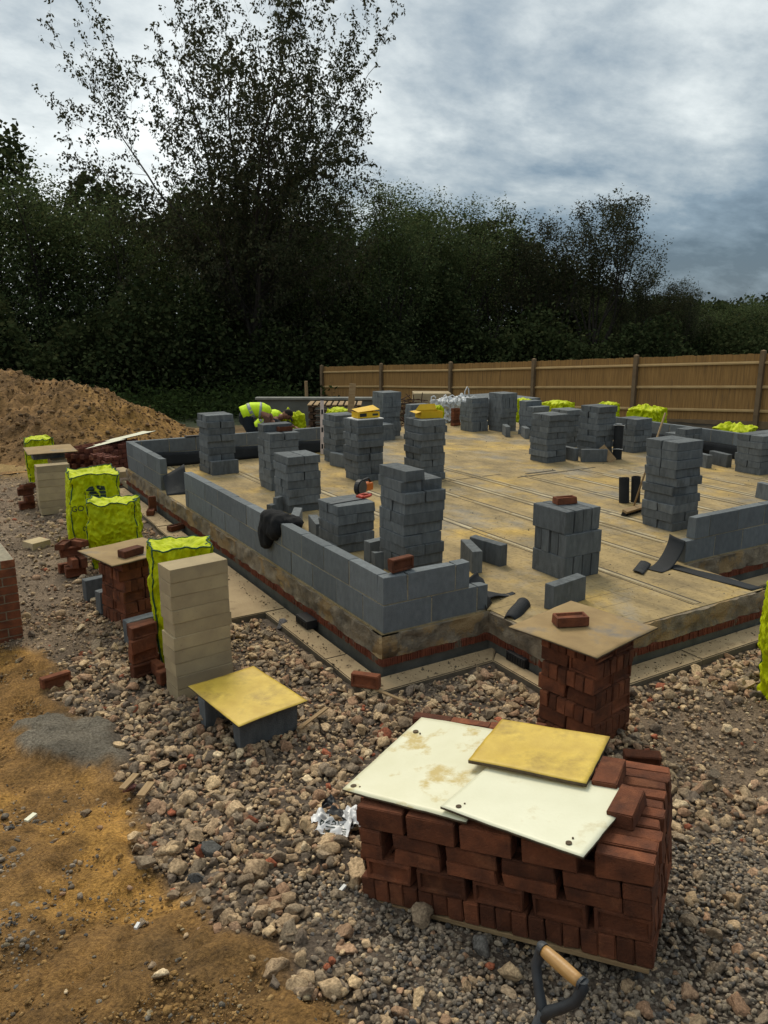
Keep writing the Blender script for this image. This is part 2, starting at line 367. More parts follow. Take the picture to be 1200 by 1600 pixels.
def zones(x, y):
    cl = clay_mask(x, y); mo = mortar_mask(x, y)
    w = .25 * fbm(x * 1.6, y * 1.6, 0, 3, 15)
    fine = (1 - sm(x + w, -1.75, -1.25)) * sm(y + w, 1.3, 2.1)
    fineR = sm(x + w, .75, 1.1) * (1 - sm(y + w, -1.75, -1.4)) * sm(y + w, -3.4, -2.9)
    grey = (1 - sm((x + 2.839) * .517 + (y + 4.713) * .856 + .8 * w - .35 * (x > -.2), 2.9, 3.2)) * sm(x, -1.9, -1.5)
    return cl, mo, np.maximum(fine, fineR), grey
def keep(x, y, m): return x[m], y[m]
out_ = lambda x, y, p=.0: ~inside(x, y, p)
# large angular rubble
def rubble_keep(x, y, kf, kg, base=.012):
    cl, mo, fi, gr = zones(x, y); r = rng.uniform(0, 1, len(x))
    toe = (1 - sm(np.abs(x - .3) * .3 + np.abs(y + .6) * .5, .3, 1.0)) * .4
    return out_(x, y, .03) & (mo < .3) & (r < np.clip(1 - 1.05 * cl, base, 1) * (1 - kf * fi) * (1 - kg * gr)) & ~((x < -.741) & (x > -.0) ) 
PKR = lambda x, y: ((( -(x + .741) * .547 + (y + 3.188) * .831) > -.03) & ((-(x + .741) * .547 + (y + 3.188) * .831) < 1.26) & (((x + .741) * .835 + (y + 3.188) * .55) > -.02) & (((x + .741) * .835 + (y + 3.188) * .55) < .9))
x, y = pts(18000, -2.6, 3.6, -3.8, 2.4); k = rubble_keep(x, y, .93, .86) & ~PKR(x, y); x, y = keep(x, y, k)
S = np.clip(rng.lognormal(math.log(.028), .40, len(x)), .014, .062); big = S > .024
scatter('crushed_rubble', x[big], y[big], S[big], 3, 'mixed brown and grey crushed rubble covering the ground round the footing', 'rubble', lift=.45)
scatter('broken_rubble', x[~big], y[~big], S[~big], 2, 'mid sized broken stones between the larger rubble by the footing', 'rubble', lift=.8)
x, y = pts(9000, -4.6, 0, 2.4, 9.6); k = rubble_keep(x, y, .80, .86); x, y = keep(x, y, k)
scatter('path_rubble', x, y, np.clip(rng.lognormal(math.log(.026), .38, len(x)), .012, .06), 2, 'coarse stones along the path beyond the brick pier', 'rubble', lift=.35)
x, y = pts(40000, -2.8, 3.6, -3.9, 3.0); k = rubble_keep(x, y, .5, .5, .03); x, y = keep(x, y, k)
scatter('small_rubble', x, y, np.clip(rng.lognormal(math.log(.0145), .3, len(x)), .007, .026), 1, 'smaller broken stones filling gaps between the larger rubble', 'rubble', lift=.5)
# fine crushed hardcore on the left path and at the right
x, y = pts(60000, -4.5, 3.6, -3.9, 11); cl, mo, fi, gr = zones(x, y); r = rng.uniform(0, 1, len(x))
k = out_(x, y, .01) & (mo < .4) & (r < fi * (1 - cl) + .05 * (1 - cl))
x, y = keep(x, y, k); palf = np.array([(.29, .215, .15), (.22, .16, .11), (.36, .28, .20), (.15, .115, .08), (.46, .38, .29)])
scatter('fine_hardcore', x, y, np.clip(rng.lognormal(math.log(.0105), .45, len(x)), .004, .030), 1, 'fine brown crushed hardcore trodden into the dusty path', 'hardcore', palf, np.array([.34, .26, .2, .14, .06]), lift=.3)
# grey gravel round the near brick pack
x, y = pts(30000, -2.0, 1.2, -4.0, -1.2); cl, mo, fi, gr = zones(x, y); r = rng.uniform(0, 1, len(x))
k = (mo < .4) & (r < gr * (1 - cl) * 1.0)
x, y = keep(x, y, k); palg = np.array([(.25, .205, .155), (.19, .16, .125), (.31, .255, .185), (.12, .11, .10), (.32, .25, .18)])
scatter('grey_gravel', x, y, np.clip(rng.lognormal(math.log(.0115), .28, len(x)), .006, .022), 2, 'small grey gravel chippings around the foot of the brick pack', 'gravel', palg, np.array([.32, .26, .2, .14, .08]), lift=.7)
# clods and crumbs on the clay
x, y = pts(110000, -4.2, -1.3, -4.0, 3.2); cl, mo, fi, gr = zones(x, y); r = rng.uniform(0, 1, len(x))
dens = sm(fbm(x * 1.5, y * 1.5, 0, 3, 23), -.35, .7)
k = (r < cl * (.12 + .88 * dens)); x, y = keep(x, y, k)
palc = np.array([(.30, .175, .06), (.23, .135, .05), (.37, .23, .09), (.14, .10, .06), (.36, .29, .18), (.20, .18, .145)])
scatter('clay_clods', x, y, np.clip(rng.lognormal(math.log(.0050), .60, len(x)), .002, .026), 1, 'crumbs and small clods of ochre clay on the bare soil', 'soil', palc, np.array([.34, .28, .16, .10, .05, .07]), lift=.2)
# dark patch of grey chippings lying on the clay, far left
x = rng.normal(-2.72, .16, 900); y = rng.normal(-1.05, .34, 900)
scatter('dark_chippings', x, y, np.clip(rng.lognormal(math.log(.010), .4, 900), .005, .03), 2, 'patch of dark grey chippings scattered over the ochre clay', 'gravel', palg, np.array([.2, .3, .1, .35, .05]), lift=.3)
# named large lumps
def boulder(name, x, y, s, c, label, cat='stone', k=0):
    V, F0 = ICO[3]; V = rock(3, np.random.default_rng(k + 40)) * s * (1 + .05 * fbm(V[:, 0] * 5, V[:, 1] * 5, V[:, 2] * 5, 2, k))[:, None]
    me = mesh_np(name, V, F0); vcol(me, 'col', np.tile(np.array(c), (len(V), 1)))
    o = ob(name, me, M_rock, None, (x, y, float(gh(x, y)) + s * .32), (0, 0, k * 1.3)); return tag(o, label, cat)
boulder('stone', -1.86, -1.42, .062, (.10, .098, .09), 'large dark grey flat lump of concrete in the rubble beside the clay', k=1)
boulder('stone', -1.98, -1.62, .048, (.085, .082, .078), 'dark rounded lump at the clay edge below the flat concrete lump', k=2)
boulder('stone', -1.80, -2.05, .052, (.17, .125, .08), 'brown clay stained lump half sunk where clay meets rubble', k=3)
boulder('stone', -1.92, -2.62, .036, (.32, .28, .20), 'pale buff stone lying alone on the clay near the bottom edge', k=4)
boulder('stone', -2.05, -.55, .045, (.22, .10, .08), 'reddish pink stone at the lower edge of the mortar heap', k=5)
boulder('stone', -1.18, -2.72, .055, (.15, .14, .125), 'grey slab of broken concrete in front of the near brick pack', k=6)
boulder('stone', -.26, 1.34, .075, (.15, .14, .14), 'large slaty stone in the gravel pocket beside the footing corner', k=7)

# ------------------------------------------------------------------ floor slab, foundations, footing ledge
def slab_material():
    m = mat('screeded_floor', (.40, .295, .135), .88, (.26, .195, .10), 1.6, .4, 45, col3=(.25, .225, .18), c3scale=.8, c3lo=.50, c3hi=.60, c3w=.85, strmap=(1, .8, 1))
    nt = m.node_tree; N = nt.nodes.new; L = nt.links.new; p = [n for n in nt.nodes if n.type == 'BSDF_PRINCIPLED'][0]
    base = p.inputs['Base Color'].links[0].from_socket; nl = p.inputs['Normal'].links[0].from_socket
    tc = N('ShaderNodeTexCoord')
    def math_(op, a, b=None):
        n = N('ShaderNodeMath'); n.operation = op
        for i, v in enumerate((a, b)):
            if v is None: continue
            if hasattr(v, 'is_linked'): L(v, n.inputs[i])
            else: n.inputs[i].default_value = v
        return n.outputs[0]
    # bright ochre wash of trodden sand
    n = N('ShaderNodeTexNoise'); n.inputs['Scale'].default_value = .8; n.inputs['Detail'].default_value = 7; n.inputs['Roughness'].default_value = .68; L(tc.outputs['Object'], n.inputs['Vector'])
    r = N('ShaderNodeValToRGB'); r.color_ramp.elements[0].position = .50; r.color_ramp.elements[1].position = .66; L(n.outputs['Fac'], r.inputs[0])
    mm = N('ShaderNodeMixRGB'); L(math_('MULTIPLY', r.outputs[0], .75), mm.inputs[0]); L(base, mm.inputs[1]); mm.inputs[2].default_value = (.52, .345, .085, 1)
    # fine smear streaks along the beams
    mp = N('ShaderNodeMapping'); mp.inputs['Scale'].default_value = (2.6, 1.1, 1); L(tc.outputs['Object'], mp.inputs[0])
    n2 = N('ShaderNodeTexNoise'); n2.inputs['Scale'].default_value = 1.6; n2.inputs['Detail'].default_value = 8; n2.inputs['Roughness'].default_value = .7; L(mp.outputs[0], n2.inputs['Vector'])
    r2 = N('ShaderNodeValToRGB'); r2.color_ramp.elements[0].position = .36; r2.color_ramp.elements[0].color = (.52, .53, .56, 1); r2.color_ramp.elements[1].position = .6; r2.color_ramp.elements[1].color = (1.15, 1.12, 1.06, 1); L(n2.outputs['Fac'], r2.inputs[0])
    m2 = N('ShaderNodeMixRGB'); m2.blend_type = 'MULTIPLY'; m2.inputs[0].default_value = .7; L(mm.outputs[0], m2.inputs[1]); L(r2.outputs[0], m2.inputs[2])
    n4 = N('ShaderNodeTexNoise'); n4.inputs['Scale'].default_value = 26; n4.inputs['Detail'].default_value = 5; L(tc.outputs['Object'], n4.inputs['Vector'])
    r4 = N('ShaderNodeValToRGB'); r4.color_ramp.elements[0].position = .33; r4.color_ramp.elements[0].color = (.5, .48, .45, 1); r4.color_ramp.elements[1].position = .47; r4.color_ramp.elements[1].color = (1, 1, 1, 1); L(n4.outputs['Fac'], r4.inputs[0])
    m4 = N('ShaderNodeMixRGB'); m4.blend_type = 'MULTIPLY'; m4.inputs[0].default_value = .55; L(m2.outputs[0], m4.inputs[1]); L(r4.outputs[0], m4.inputs[2])
    # joints between the infill blocks
    br = N('ShaderNodeTexBrick'); br.inputs['Scale'].default_value = 1; br.inputs['Brick Width'].default_value = .44; br.inputs['Row Height'].default_value = .222; br.inputs['Mortar Size'].default_value = .006; br.inputs['Mortar Smooth'].default_value = .6; br.offset = .0
    wv = N('ShaderNodeTexNoise'); wv.inputs['Scale'].default_value = 6; L(tc.outputs['Object'], wv.inputs['Vector'])
    ad = N('ShaderNodeMixRGB'); ad.inputs[0].default_value = .012; L(tc.outputs['Object'], ad.inputs[1]); L(wv.outputs['Color'], ad.inputs[2]); L(ad.outputs[0], br.inputs['Vector'])
    n3 = N('ShaderNodeTexNoise'); n3.inputs['Scale'].default_value = 1.5; n3.inputs['Detail'].default_value = 4; L(tc.outputs['Object'], n3.inputs['Vector'])
    r3 = N('ShaderNodeValToRGB'); r3.color_ramp.elements[0].position = .46; r3.color_ramp.elements[1].position = .60; L(n3.outputs['Fac'], r3.inputs[0])
    f = math_('MULTIPLY', math_('MULTIPLY', br.outputs['Fac'], r3.outputs[0]), .6)
    m3 = N('ShaderNodeMixRGB'); L(f, m3.inputs[0]); L(m4.outputs[0], m3.inputs[1]); m3.inputs[2].default_value = (.09, .075, .05, 1)
    L(m3.outputs[0], p.inputs['Base Color'])
    b = N('ShaderNodeBump'); b.invert = True; b.inputs['Strength'].default_value = .6; b.inputs['Distance'].default_value = .006; L(f, b.inputs['Height']); L(nl, b.inputs['Normal']); L(b.outputs[0], p.inputs['Normal'])
    return m
M_slab = slab_material()
mb = MB()
def poly_prism(mb, P, z0, z1, mi=0):
    n = len(P); V = [(x, y, z0) for x, y in P] + [(x, y, z1) for x, y in P]
    return mb.add(V, [tuple(range(n))[::-1], tuple(range(n, 2 * n))] + [(i, (i + 1) % n, n + (i + 1) % n, n + i) for i in range(n)], mi)
poly_prism(mb, [(-.012, .0), (1.03, .0), (1.03, -.86), (3.44, -.86), (3.44, 0), (9.4, 0), (9.4, 10.2), (4.62, 10.2), (4.62, 8.06), (-.012, 8.06)], -.16, 0)
floor = tag(ob('floor_slab', mb.mesh('floor_slab'), M_slab), kind='structure')
# pale concrete beams showing as strips, laid 4 mm proud
M_beam = mat('beam_concrete', (.58, .50, .33), .9, (.30, .24, .15), 2.2, .3, 60, strmap=(1, .5, 1), col3=(.26, .20, .11), c3scale=1.1, c3lo=.48, c3hi=.56, c3w=.9)
M_groove = mat('groove_dirt', (.10, .085, .06), .95, (.06, .05, .04), 6, .3, 60)
rb = random.Random(3)
for i, (bx, y0, y1, dbl) in enumerate(((.62, 2.6, 7.9, 1), (1.42, 3.2, 7.6, 1), (1.92, 3.0, 5.6, 0), (2.48, .9, 4.8, 0), (2.62, -.8, .6, 0), (3.36, .2, 4.4, 0), (3.92, .6, 5.6, 1), (4.42, .9, 5.5, 1), (5.12, 1.4, 4.3, 1), (5.66, .6, 3.9, 0), (6.25, .4, 4.2, 1), (6.86, .4, 3.9, 1), (7.42, .5, 3.6, 0), (8.0, .6, 2.6, 1))):
    st = MB(); y = y0; gr_ = MB()
    while y < y1:
        ln = rb.uniform(.5, 1.4); w = rb.uniform(.016, .030)
        st.box((bx - w, y, -.002), (bx + w, min(y + ln, y1), .004)); y += ln + rb.choice((0, 0, .05, .3))
    gr_.box((bx + .036, y0, -.002), (bx + .052, y1, .0025)); gr_.box((bx - .055, y0, -.002), (bx - .044, y1, .0025))
    if dbl: st.box((bx + .075, y0 + .2, -.002), (bx + .10, y1 - .3, .004))
    ob('floor_beam', st.mesh('floor_beam'), M_beam, floor); ob('joint', gr_.mesh('joint'), M_groove, floor)
st = MB(); st.box((4.95, 4.20, -.002), (6.6, 4.235, .0045)); st.box((5.25, 4.34, -.002), (5.85, 4.39, .005)); st.box((3.4, 4.55, -.002), (4.9, 4.57, .003)); ob('joint', st.mesh('joint'), M_groove, floor)

def rough_wall(name, runs, z0, z1, t, m, parent, amp, step=.05, seed=0, nz=4):
    """wall strips with a rough outer face; runs = ((x0,y0),(x1,y1)) outer line, thickness inward (left of direction)"""
    VV = []; FF = []; n0 = 0
    for (a, b) in runs:
        a = np.array(a, float); b = np.array(b, float); Lg = np.linalg.norm(b - a); d = (b - a) / Lg; nrm = np.array([d[1], -d[0]])
        n = max(2, int(Lg / step)); us = np.linspace(0, Lg, n + 1); zs = np.linspace(z0, z1, nz + 1)
        U, Z = np.meshgrid(us, zs, indexing='ij'); k = amp * fbm(U * 9 + seed, Z * 14, seed, 4, 3)
        k[0] = 0; k[-1] = 0
        X = a[0] + d[0] * U + nrm[0] * k; Y = a[1] + d[1] * U + nrm[1] * k
        Vf = np.stack([X, Y, Z], -1).reshape(-1, 3); w = nz + 1
        VV.append(Vf); FF += [(n0 + i * w + j, n0 + (i + 1) * w + j, n0 + (i + 1) * w + j + 1, n0 + i * w + j + 1) for i in range(n) for j in range(nz)]
        n0 += len(Vf)
        back = [(Vf[i * w + nz], Vf[i * w]) for i in range(n + 1)]
        Vb = []
        for i in range(n + 1):
            tp, bt = Vf[i * w + nz], Vf[i * w]
            Vb += [tp, (a[0] + d[0] * us[i] - nrm[0] * t, a[1] + d[1] * us[i] - nrm[1] * t, z1), (a[0] + d[0] * us[i] - nrm[0] * t, a[1] + d[1] * us[i] - nrm[1] * t, z0), bt]
        VV.append(np.array(Vb)); FF += [(n0 + i * 4 + j, n0 + (i + 1) * 4 + j, n0 + (i + 1) * 4 + j + 1, n0 + i * 4 + j + 1) for i in range(n) for j in range(3)]
        FF += [(n0, n0 + 1, n0 + 2, n0 + 3), (n0 + n * 4 + 3, n0 + n * 4 + 2, n0 + n * 4 + 1, n0 + n * 4)]; n0 += len(Vb)
    return ob(name, mesh_np(name, np.concatenate(VV), FF), m, parent)
M_found = mat('rough_course', (.31, .25, .17), .95, (.12, .10, .075), 9, 1.0, 50, col3=(.33, .22, .10), c3scale=2.0, c3lo=.52, c3hi=.57, c3w=.8, bdist=.02)
M_redc = mat('ribbed_clay', (.24, .07, .035), .9, (.13, .042, .025), 10, .5, 60, col3=(.17, .14, .10), c3scale=6, c3lo=.56, c3hi=.62)
M_ledge = mat('footing_block', (.40, .30, .175), .92, (.29, .21, .12), 2.5, .5, 70, col3=(.21, .15, .085), c3scale=9, c3lo=.56, c3hi=.66, c3w=.8)
M_foot = mat('damp_mortar', (.13, .125, .105), .9, (.08, .078, .066), 7, .6, 50)
fo = empty('foundation', 'rough block foundation with a ribbed red clay course under the grey walls', 'foundation', (0, 0, -.4))
def rel(o): o.matrix_parent_inverse = Matrix.Translation((0, 0, .4)); return o
outer = [((-.030, 8.08), (-.030, -.030)), ((-.030, -.030), (1.00, -.030)), ((1.00, -.030), (1.00, -.89)), ((1.00, -.89), (3.47, -.89)), ((3.47, -.89), (3.47, -.030)), ((3.47, -.030), (9.43, -.030)), ((9.43, -.03), (9.43, 10.23))]
rel(rough_wall('rough_course', outer, -.187, -.006, .16, M_found, fo, .018, step=.03, nz=8))
# ribbed course: vertical ribs as geometry
mb = MB()
for a, b in outer:
    a = np.array(a); b = np.array(b); Lg = np.linalg.norm(b - a); d = (b - a) / Lg; nr = np.array([d[1], -d[0]])
    if Lg > 6 and a[1] < 0: b = a + d * 1.6; Lg = 1.6
    if a[0] > 9: continue
    c0 = a - nr * .006; c1 = b - nr * .006; pts4 = [c0, c1, c1 - nr * .12, c0 - nr * .12]
    mb.add([(p[0], p[1], -.252) for p in pts4] + [(p[0], p[1], -.186) for p in pts4], [(0, 1, 5, 4), (1, 2, 6, 5), (2, 3, 7, 6), (3, 0, 4, 7), (4, 5, 6, 7)])
    u = .01
    while u < Lg - .01:
        if rb.random() > .12:
            q = a + d * u; w = .008; e_ = rb.uniform(.010, .018) - .006
            P4 = [q + nr * e_, q + d * w + nr * e_, q + d * w - nr * .01, q - nr * .01]
            mb.add([(p[0], p[1], -.249) for p in P4] + [(p[0], p[1], -.190) for p in P4], [(0, 1, 5, 4), (1, 2, 6, 5), (3, 0, 4, 7), (4, 5, 6, 7), (0, 3, 2, 1)])
        u += .0165
rel(ob('ribbed_course', mb.mesh('ribbed_course'), M_redc, fo))
inner = [((-.022, 8.08), (-.022, -.022)), ((-.022, -.022), (1.008, -.022)), ((1.008, -.022), (1.008, -.882)), ((1.008, -.882), (3.46, -.882)), ((3.46, -.882), (3.46, -.022)), ((3.46, -.022), (9.42, -.022))]
rel(rough_wall('footing_face', inner, -.80, -.250, .14, M_foot, fo, .008, nz=8))

led = empty('outer_leaf_ledge', 'low tan outer leaf ledge stepping round the foundation at gravel level', 'footing ledge', (0, 0, -.5))
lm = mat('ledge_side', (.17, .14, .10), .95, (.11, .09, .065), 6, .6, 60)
def ledge(P, z1=-.307, label=None):
    mb = MB(); poly_prism(mb, P, -.70, z1); me = mb.mesh('ledge_block')
    bm = bmesh.new(); bm.from_mesh(me)
    bmesh.ops.bevel(bm, geom=[e for e in bm.edges if all(v.co.z > -.5 for v in e.verts)], offset=.008, segments=2, affect='EDGES')
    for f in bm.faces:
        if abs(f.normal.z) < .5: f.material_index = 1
    bm.to_mesh(me); bm.free(); o = ob('ledge_block', me, [M_ledge, lm], led); o.matrix_parent_inverse = Matrix.Translation((0, 0, .5)); return o
ledge([(-.285, -.27), (-.078, -.062), (-.078, .44), (-.278, .44)])
ledge([(-.278, .445), (-.078, .445), (-.078, 1.66), (-.283, 1.66)], -.310)
ledge([(-.86, 1.665), (-.078, 1.665), (-.078, 3.4), (-.86, 3.4)], -.308)
ledge([(-.33, 3.405), (-.078, 3.405), (-.078, 5.3), (-.31, 5.3)], -.311)
ledge([(-.30, 5.305), (-.078, 5.305), (-.078, 8.05), (-.27, 8.05)], -.307)
ledge([(-.283, -.272), (.855, -.272), (1.06, -.062), (.94, -.062), (-.074, -.064)], -.309)
ledge([(.855, -.277), (.855, -1.12), (.98, -.93), (.98, -.16)], -.306)
ledge([(.858, -1.125), (2.3, -1.125), (2.3, -.905), (.985, -.905)], -.308)
ledge([(2.305, -1.125), (3.75, -1.125), (3.5, -.905), (2.305, -.905)], -.305)
ledge([(3.755, -1.12), (3.755, -.28), (3.5, -.062), (3.5, -.9)], -.308)
ledge([(3.76, -.275), (7.5, -.275), (7.5, -.062), (3.52, -.062)], -.307)

# ------------------------------------------------------------------ block walls
def block_mesh(sx, sy, sz, bev=.004, seed=0, chip=.5):
    """one block, origin at centre of its underside, worn arrises"""
    bm = bmesh.new(); bmesh.ops.create_cube(bm, size=1, matrix=Matrix.Translation((0, 0, sz / 2)) @ Matrix.Diagonal((sx, sy, sz, 1)))
    bmesh.ops.bevel(bm, geom=bm.edges[:], offset=bev, segments=2, affect='EDGES', profile=.5)
    r = random.Random(seed)
    for v in bm.verts: v.co += Vector((r.gauss(0, 1), r.gauss(0, 1), r.gauss(0, 1))) * bev * .22
    # a few chipped corners
    for k in range(2):
        if r.random() < chip:
            cx, cy, cz = r.choice((-1, 1)) * sx / 2, r.choice((-1, 1)) * sy / 2, r.choice((0, 1)) * sz
            for v in bm.verts:
                if (v.co - Vector((cx, cy, cz))).length < bev * 3: v.co += (Vector((0, 0, sz / 2)) - v.co).normalized() * r.uniform(.006, .016)
    me = bpy.data.meshes.new('m'); bm.to_mesh(me); bm.free(); return me
def wall(label, p0, p1, courses, z0=0, t=.1, start=0, name='block_wall', inward=1, mdark=False, cuts=None):
    """mortared wall of 440x215 blocks from p0 to p1 (outer line), one mesh of blocks + one mesh of mortar joints"""
    p0 = np.array(p0, float); p1 = np.array(p1, float); Lg = np.linalg.norm(p1 - p0); d = (p1 - p0) / Lg; a = math.atan2(d[1], d[0])
    root = empty(name, label, 'block wall', (p0[0], p0[1], z0), a)
    tones = []; bl = bmesh.new(); mo_ = MB(); r = random.Random(int(p0[0] * 100 + p0[1] * 10))
    for c in range(courses):
        lo, hi = (cuts[c] if cuts else (0, Lg)); off = [0, .225][(c + start) % 2]
        x = lo; first = True
        while x < hi - .02:
            ln = .44 if not (first and off) else .215
            e_ = min(x + ln, hi)
            if hi - e_ < .06: e_ = hi
            me = block_mesh(e_ - x, t + r.uniform(-.001, .001), .215, .003, r.randint(0, 999), .35)
            tmp = bmesh.new(); tmp.from_mesh(me); jig = Matrix.Translation(((x + e_) / 2, inward * (t / 2 + r.uniform(-.003, .003)), .01 + c * .225 + r.uniform(-.001, .001))) @ Matrix.Rotation(r.gauss(0, .003), 4, 'Z')
            tmp.transform(jig); m2 = bpy.data.meshes.new('t'); tmp.to_mesh(m2); tmp.free(); bl.from_mesh(m2); tones += [r.choice((.86, .95, 1, 1.06, 1.14)) * r.uniform(.95, 1.05)] * len(m2.vertices); bpy.data.meshes.remove(m2); bpy.data.meshes.remove(me)
            x = e_ + .010; first = False
        ya, yb = (.004, t - .004) if inward > 0 else (-t + .004, -.004)
        mo_.box((lo + .004, ya, c * .225 - .004), (hi - .004, yb, c * .225 + .011))
        x = lo + (.215 if off else .44)
        while x < hi - .03:
            mo_.box((x - .001, ya, .01 + c * .225), (x + .011, yb, .21 + c * .225)); x += .45
    me = bpy.data.meshes.new('blocks'); bl.to_mesh(me); bl.free()
    vcol(me, 'col', np.array(tones)[:, None] * np.array([[.145, .160, .168]])); ob('blocks', me, M_block_wall, root); ob('mortar', mo_.mesh('mortar'), M_mortar, root)
    return root
wall('two course grey block wall running back along the left edge of the floor', (0, .101), (0, 4.95), 2, inward=-1, start=1)
wall('short grey block wall from the near corner, upper course stepped back', (0, 0), (1.0, 0), 2, start=0, cuts=[(0, 1.0), (0, .81)])
wall('far left grey block wall beyond the doorway gap beside the red brick stack', (0, 6.08), (0, 7.95), 2, inward=-1)
wall('rear grey block wall lined with black membrane where workers lean over', (0, 7.95), (4.6, 7.95), 2)
wall('grey block wall at the right edge of the floor with stepped end', (3.47, 0), (8.9, 0), 2, start=0, cuts=[(0, 5.4), (.115, 5.4)])
wall('distant grey block wall on the right side beyond the block stacks', (9.3, 1.6), (9.3, 6.6), 2, inward=-1)
def membrane(name, label, fn, nu=16, nv=8, t=.003):
    return tag(sheet(name, fn, nu, nv, t, M_dpc), label, 'membrane')
membrane('damp_proof_membrane', 'long black membrane strip draped against foot of the rear block wall', lambda u, v: (.12 + 4.4 * u, 7.935 - .03 * (1 - v) - .008 * math.sin(u * 40), .225 * v * (1 + .06 * math.sin(u * 23)) + .004), 60, 4)
membrane('damp_proof_membrane', 'black membrane strip against foot of the distant right hand wall', lambda u, v: (9.285 - .02 * (1 - v), 1.7 + 4.8 * u, .23 * v + .004), 30, 3)
membrane('damp_proof_membrane', 'square black membrane flap hanging from the doorway end of far wall', lambda u, v: (.02 + .30 * u - .05 * v, 6.05 - .34 * v - .05 * u, .20 * (1 - v) ** 1.3 + .16 * u * (1 - v) + .006), 8, 8)
membrane('damp_proof_membrane', 'black membrane sheet wrapped over stepped end of the corner wall', lambda u, v: ((.86 + .20 * u + .05 * math.sin(u * 3)) if v < .2 else 1.006 + .04 * u + .03 * math.sin(v * 5) + .12 * u * v * v, .112 - .03 * v + .12 * u - .10 * v, .245 * (1 - v) ** .8 + .03 * math.sin(u * 3.1) * (1 - v) + .006), 10, 12)
membrane('damp_proof_membrane', 'flat black membrane tail lying on floor behind the corner wall end', lambda u, v: (1.12 + .34 * u, .12 + .18 * v * (1 - .75 * u) + .06 * u, .012 + .03 * (1 - u) ** 2 + .015 * math.sin(u * 6)), 10, 6)
def curl(u, v):
    a = R(-62 + 225 * v); r_ = .050 + .020 * u + .008 * math.sin(u * 5)
    ax, ay = 1.03 + .30 * u, -.25 + .18 * u; nx_, ny_ = .51, -.86
    return (ax + nx_ * r_ * math.cos(a), ay + ny_ * r_ * math.cos(a), .004 + r_ * 1.05 * math.sin(a) - .03 * (1 - u) + (.0 if a > 0 else .0))
membrane('damp_proof_membrane', 'curled black membrane roll end hanging over the bay trench', curl, 10, 18)
membrane('damp_proof_membrane', 'upright curved black membrane at the stepped end of right wall', lambda u, v: (3.45 - .42 * v ** 1.4 - .03 * math.sin(u * 2), .0 + .17 * u - .09 * v, .26 * (1 - v) ** 2.2 * (.85 + .15 * u) + .012 * math.sin(v * 6) + .012), 10, 16)
membrane('damp_proof_membrane', 'flat black membrane strip lying along the bay edge of floor', lambda u, v: (3.20 + .16 * v + .10 * u, .0 - .84 * u, .007 + .004 * math.sin(u * 9 + v * 3)), 20, 4)
membrane('damp_proof_membrane', 'short offcut of black membrane lying flat near the right wall', lambda u, v: (2.82 + .32 * u, -.05 + .13 * v + .18 * u, .012 + .012 * math.sin(v * 3)), 6, 6)
# air vents telescoping through the foundation
def vent(x, y, rz, label):
    t = empty('air_vent', label, 'air vent', (x, y, -.305), rz)
    b = MB(); b.box((-.11, -.045, 0), (.11, .06, .075)); ob('duct', b.mesh('duct', bevel=.004), M_dark, t)
    g = MB()
    for i in range(7): g.box((-.10 + i * .03, -.052, .01), (-.086 + i * .03, -.046, .065))
    ob('grille', g.mesh('grille'), M_dark, t)
vent(-.10, 1.17, R(-90), 'black plastic air vent in cavity beside the front left ledge')
vent(1.0, -.42, R(-90), 'black plastic air vent on ledge beside the tall brick column')
vent(3.62, -.11, R(0), 'black plastic air vent beside the ledge below the right wall')
# ------------------------------------------------------------------ loose grey blocks in stacks
FLAT = [block_mesh(.44, .215, .10, .005, 100 + i, .6) for i in range(5)]
EDGE = [block_mesh(.44, .10, .215, .005, 200 + i, .6) for i in range(4)]
for k in FLAT + EDGE: k.name = 'concrete_block'; k.materials.append(M_block)
ORD = ['bottom', 'second', 'third', 'fourth', 'fifth', 'sixth', 'seventh', 'eighth', 'ninth', 'tenth', 'eleventh']
rs = random.Random(11)
G_BL = 'loose grey aircrete blocks stacked on the floor slab'
def course(code):
    """(cx, cy, rz, edge?, word) of each block in a .44 x .44 course whose near corner is 0,0"""
    c = {'x': [(.22, .1075, 0, 0, 'near'), (.22, .3325, 0, 0, 'far')], 'y': [(.1075, .22, 90, 0, 'left'), (.3325, .22, 90, 0, 'right')],
         'X': [(.22, .1075, 0, 0, 'near')], 'Y': [(.1075, .22, 90, 0, 'left')], 'F': [(.22, .3325, 0, 0, 'far')], 'Z': [(.3325, .22, 90, 0, 'right')],
         'e': [(.22, .05 + i * .112, 0, 1, w) for i, w in enumerate(('front', 'second', 'third', 'rear'))],
         'f': [(.05 + i * .112, .22, 90, 1, w) for i, w in enumerate(('leftmost', 'second', 'third', 'rightmost'))],
         'E': [(.22, .05 + i * .112, 0, 1, w) for i, w in enumerate(('front', 'middle', 'rear'))]}
    return c[code]
STUFF = MB()
def put_block(me, loc, rz, label, group=G_BL, name='concrete_block', rot=None):
    o = bpy.data.objects.new(name, me); C.objects.link(o); o.location = loc; o.rotation_euler = rot or (0, 0, rz)
    return tag(o, label, 'block', group)
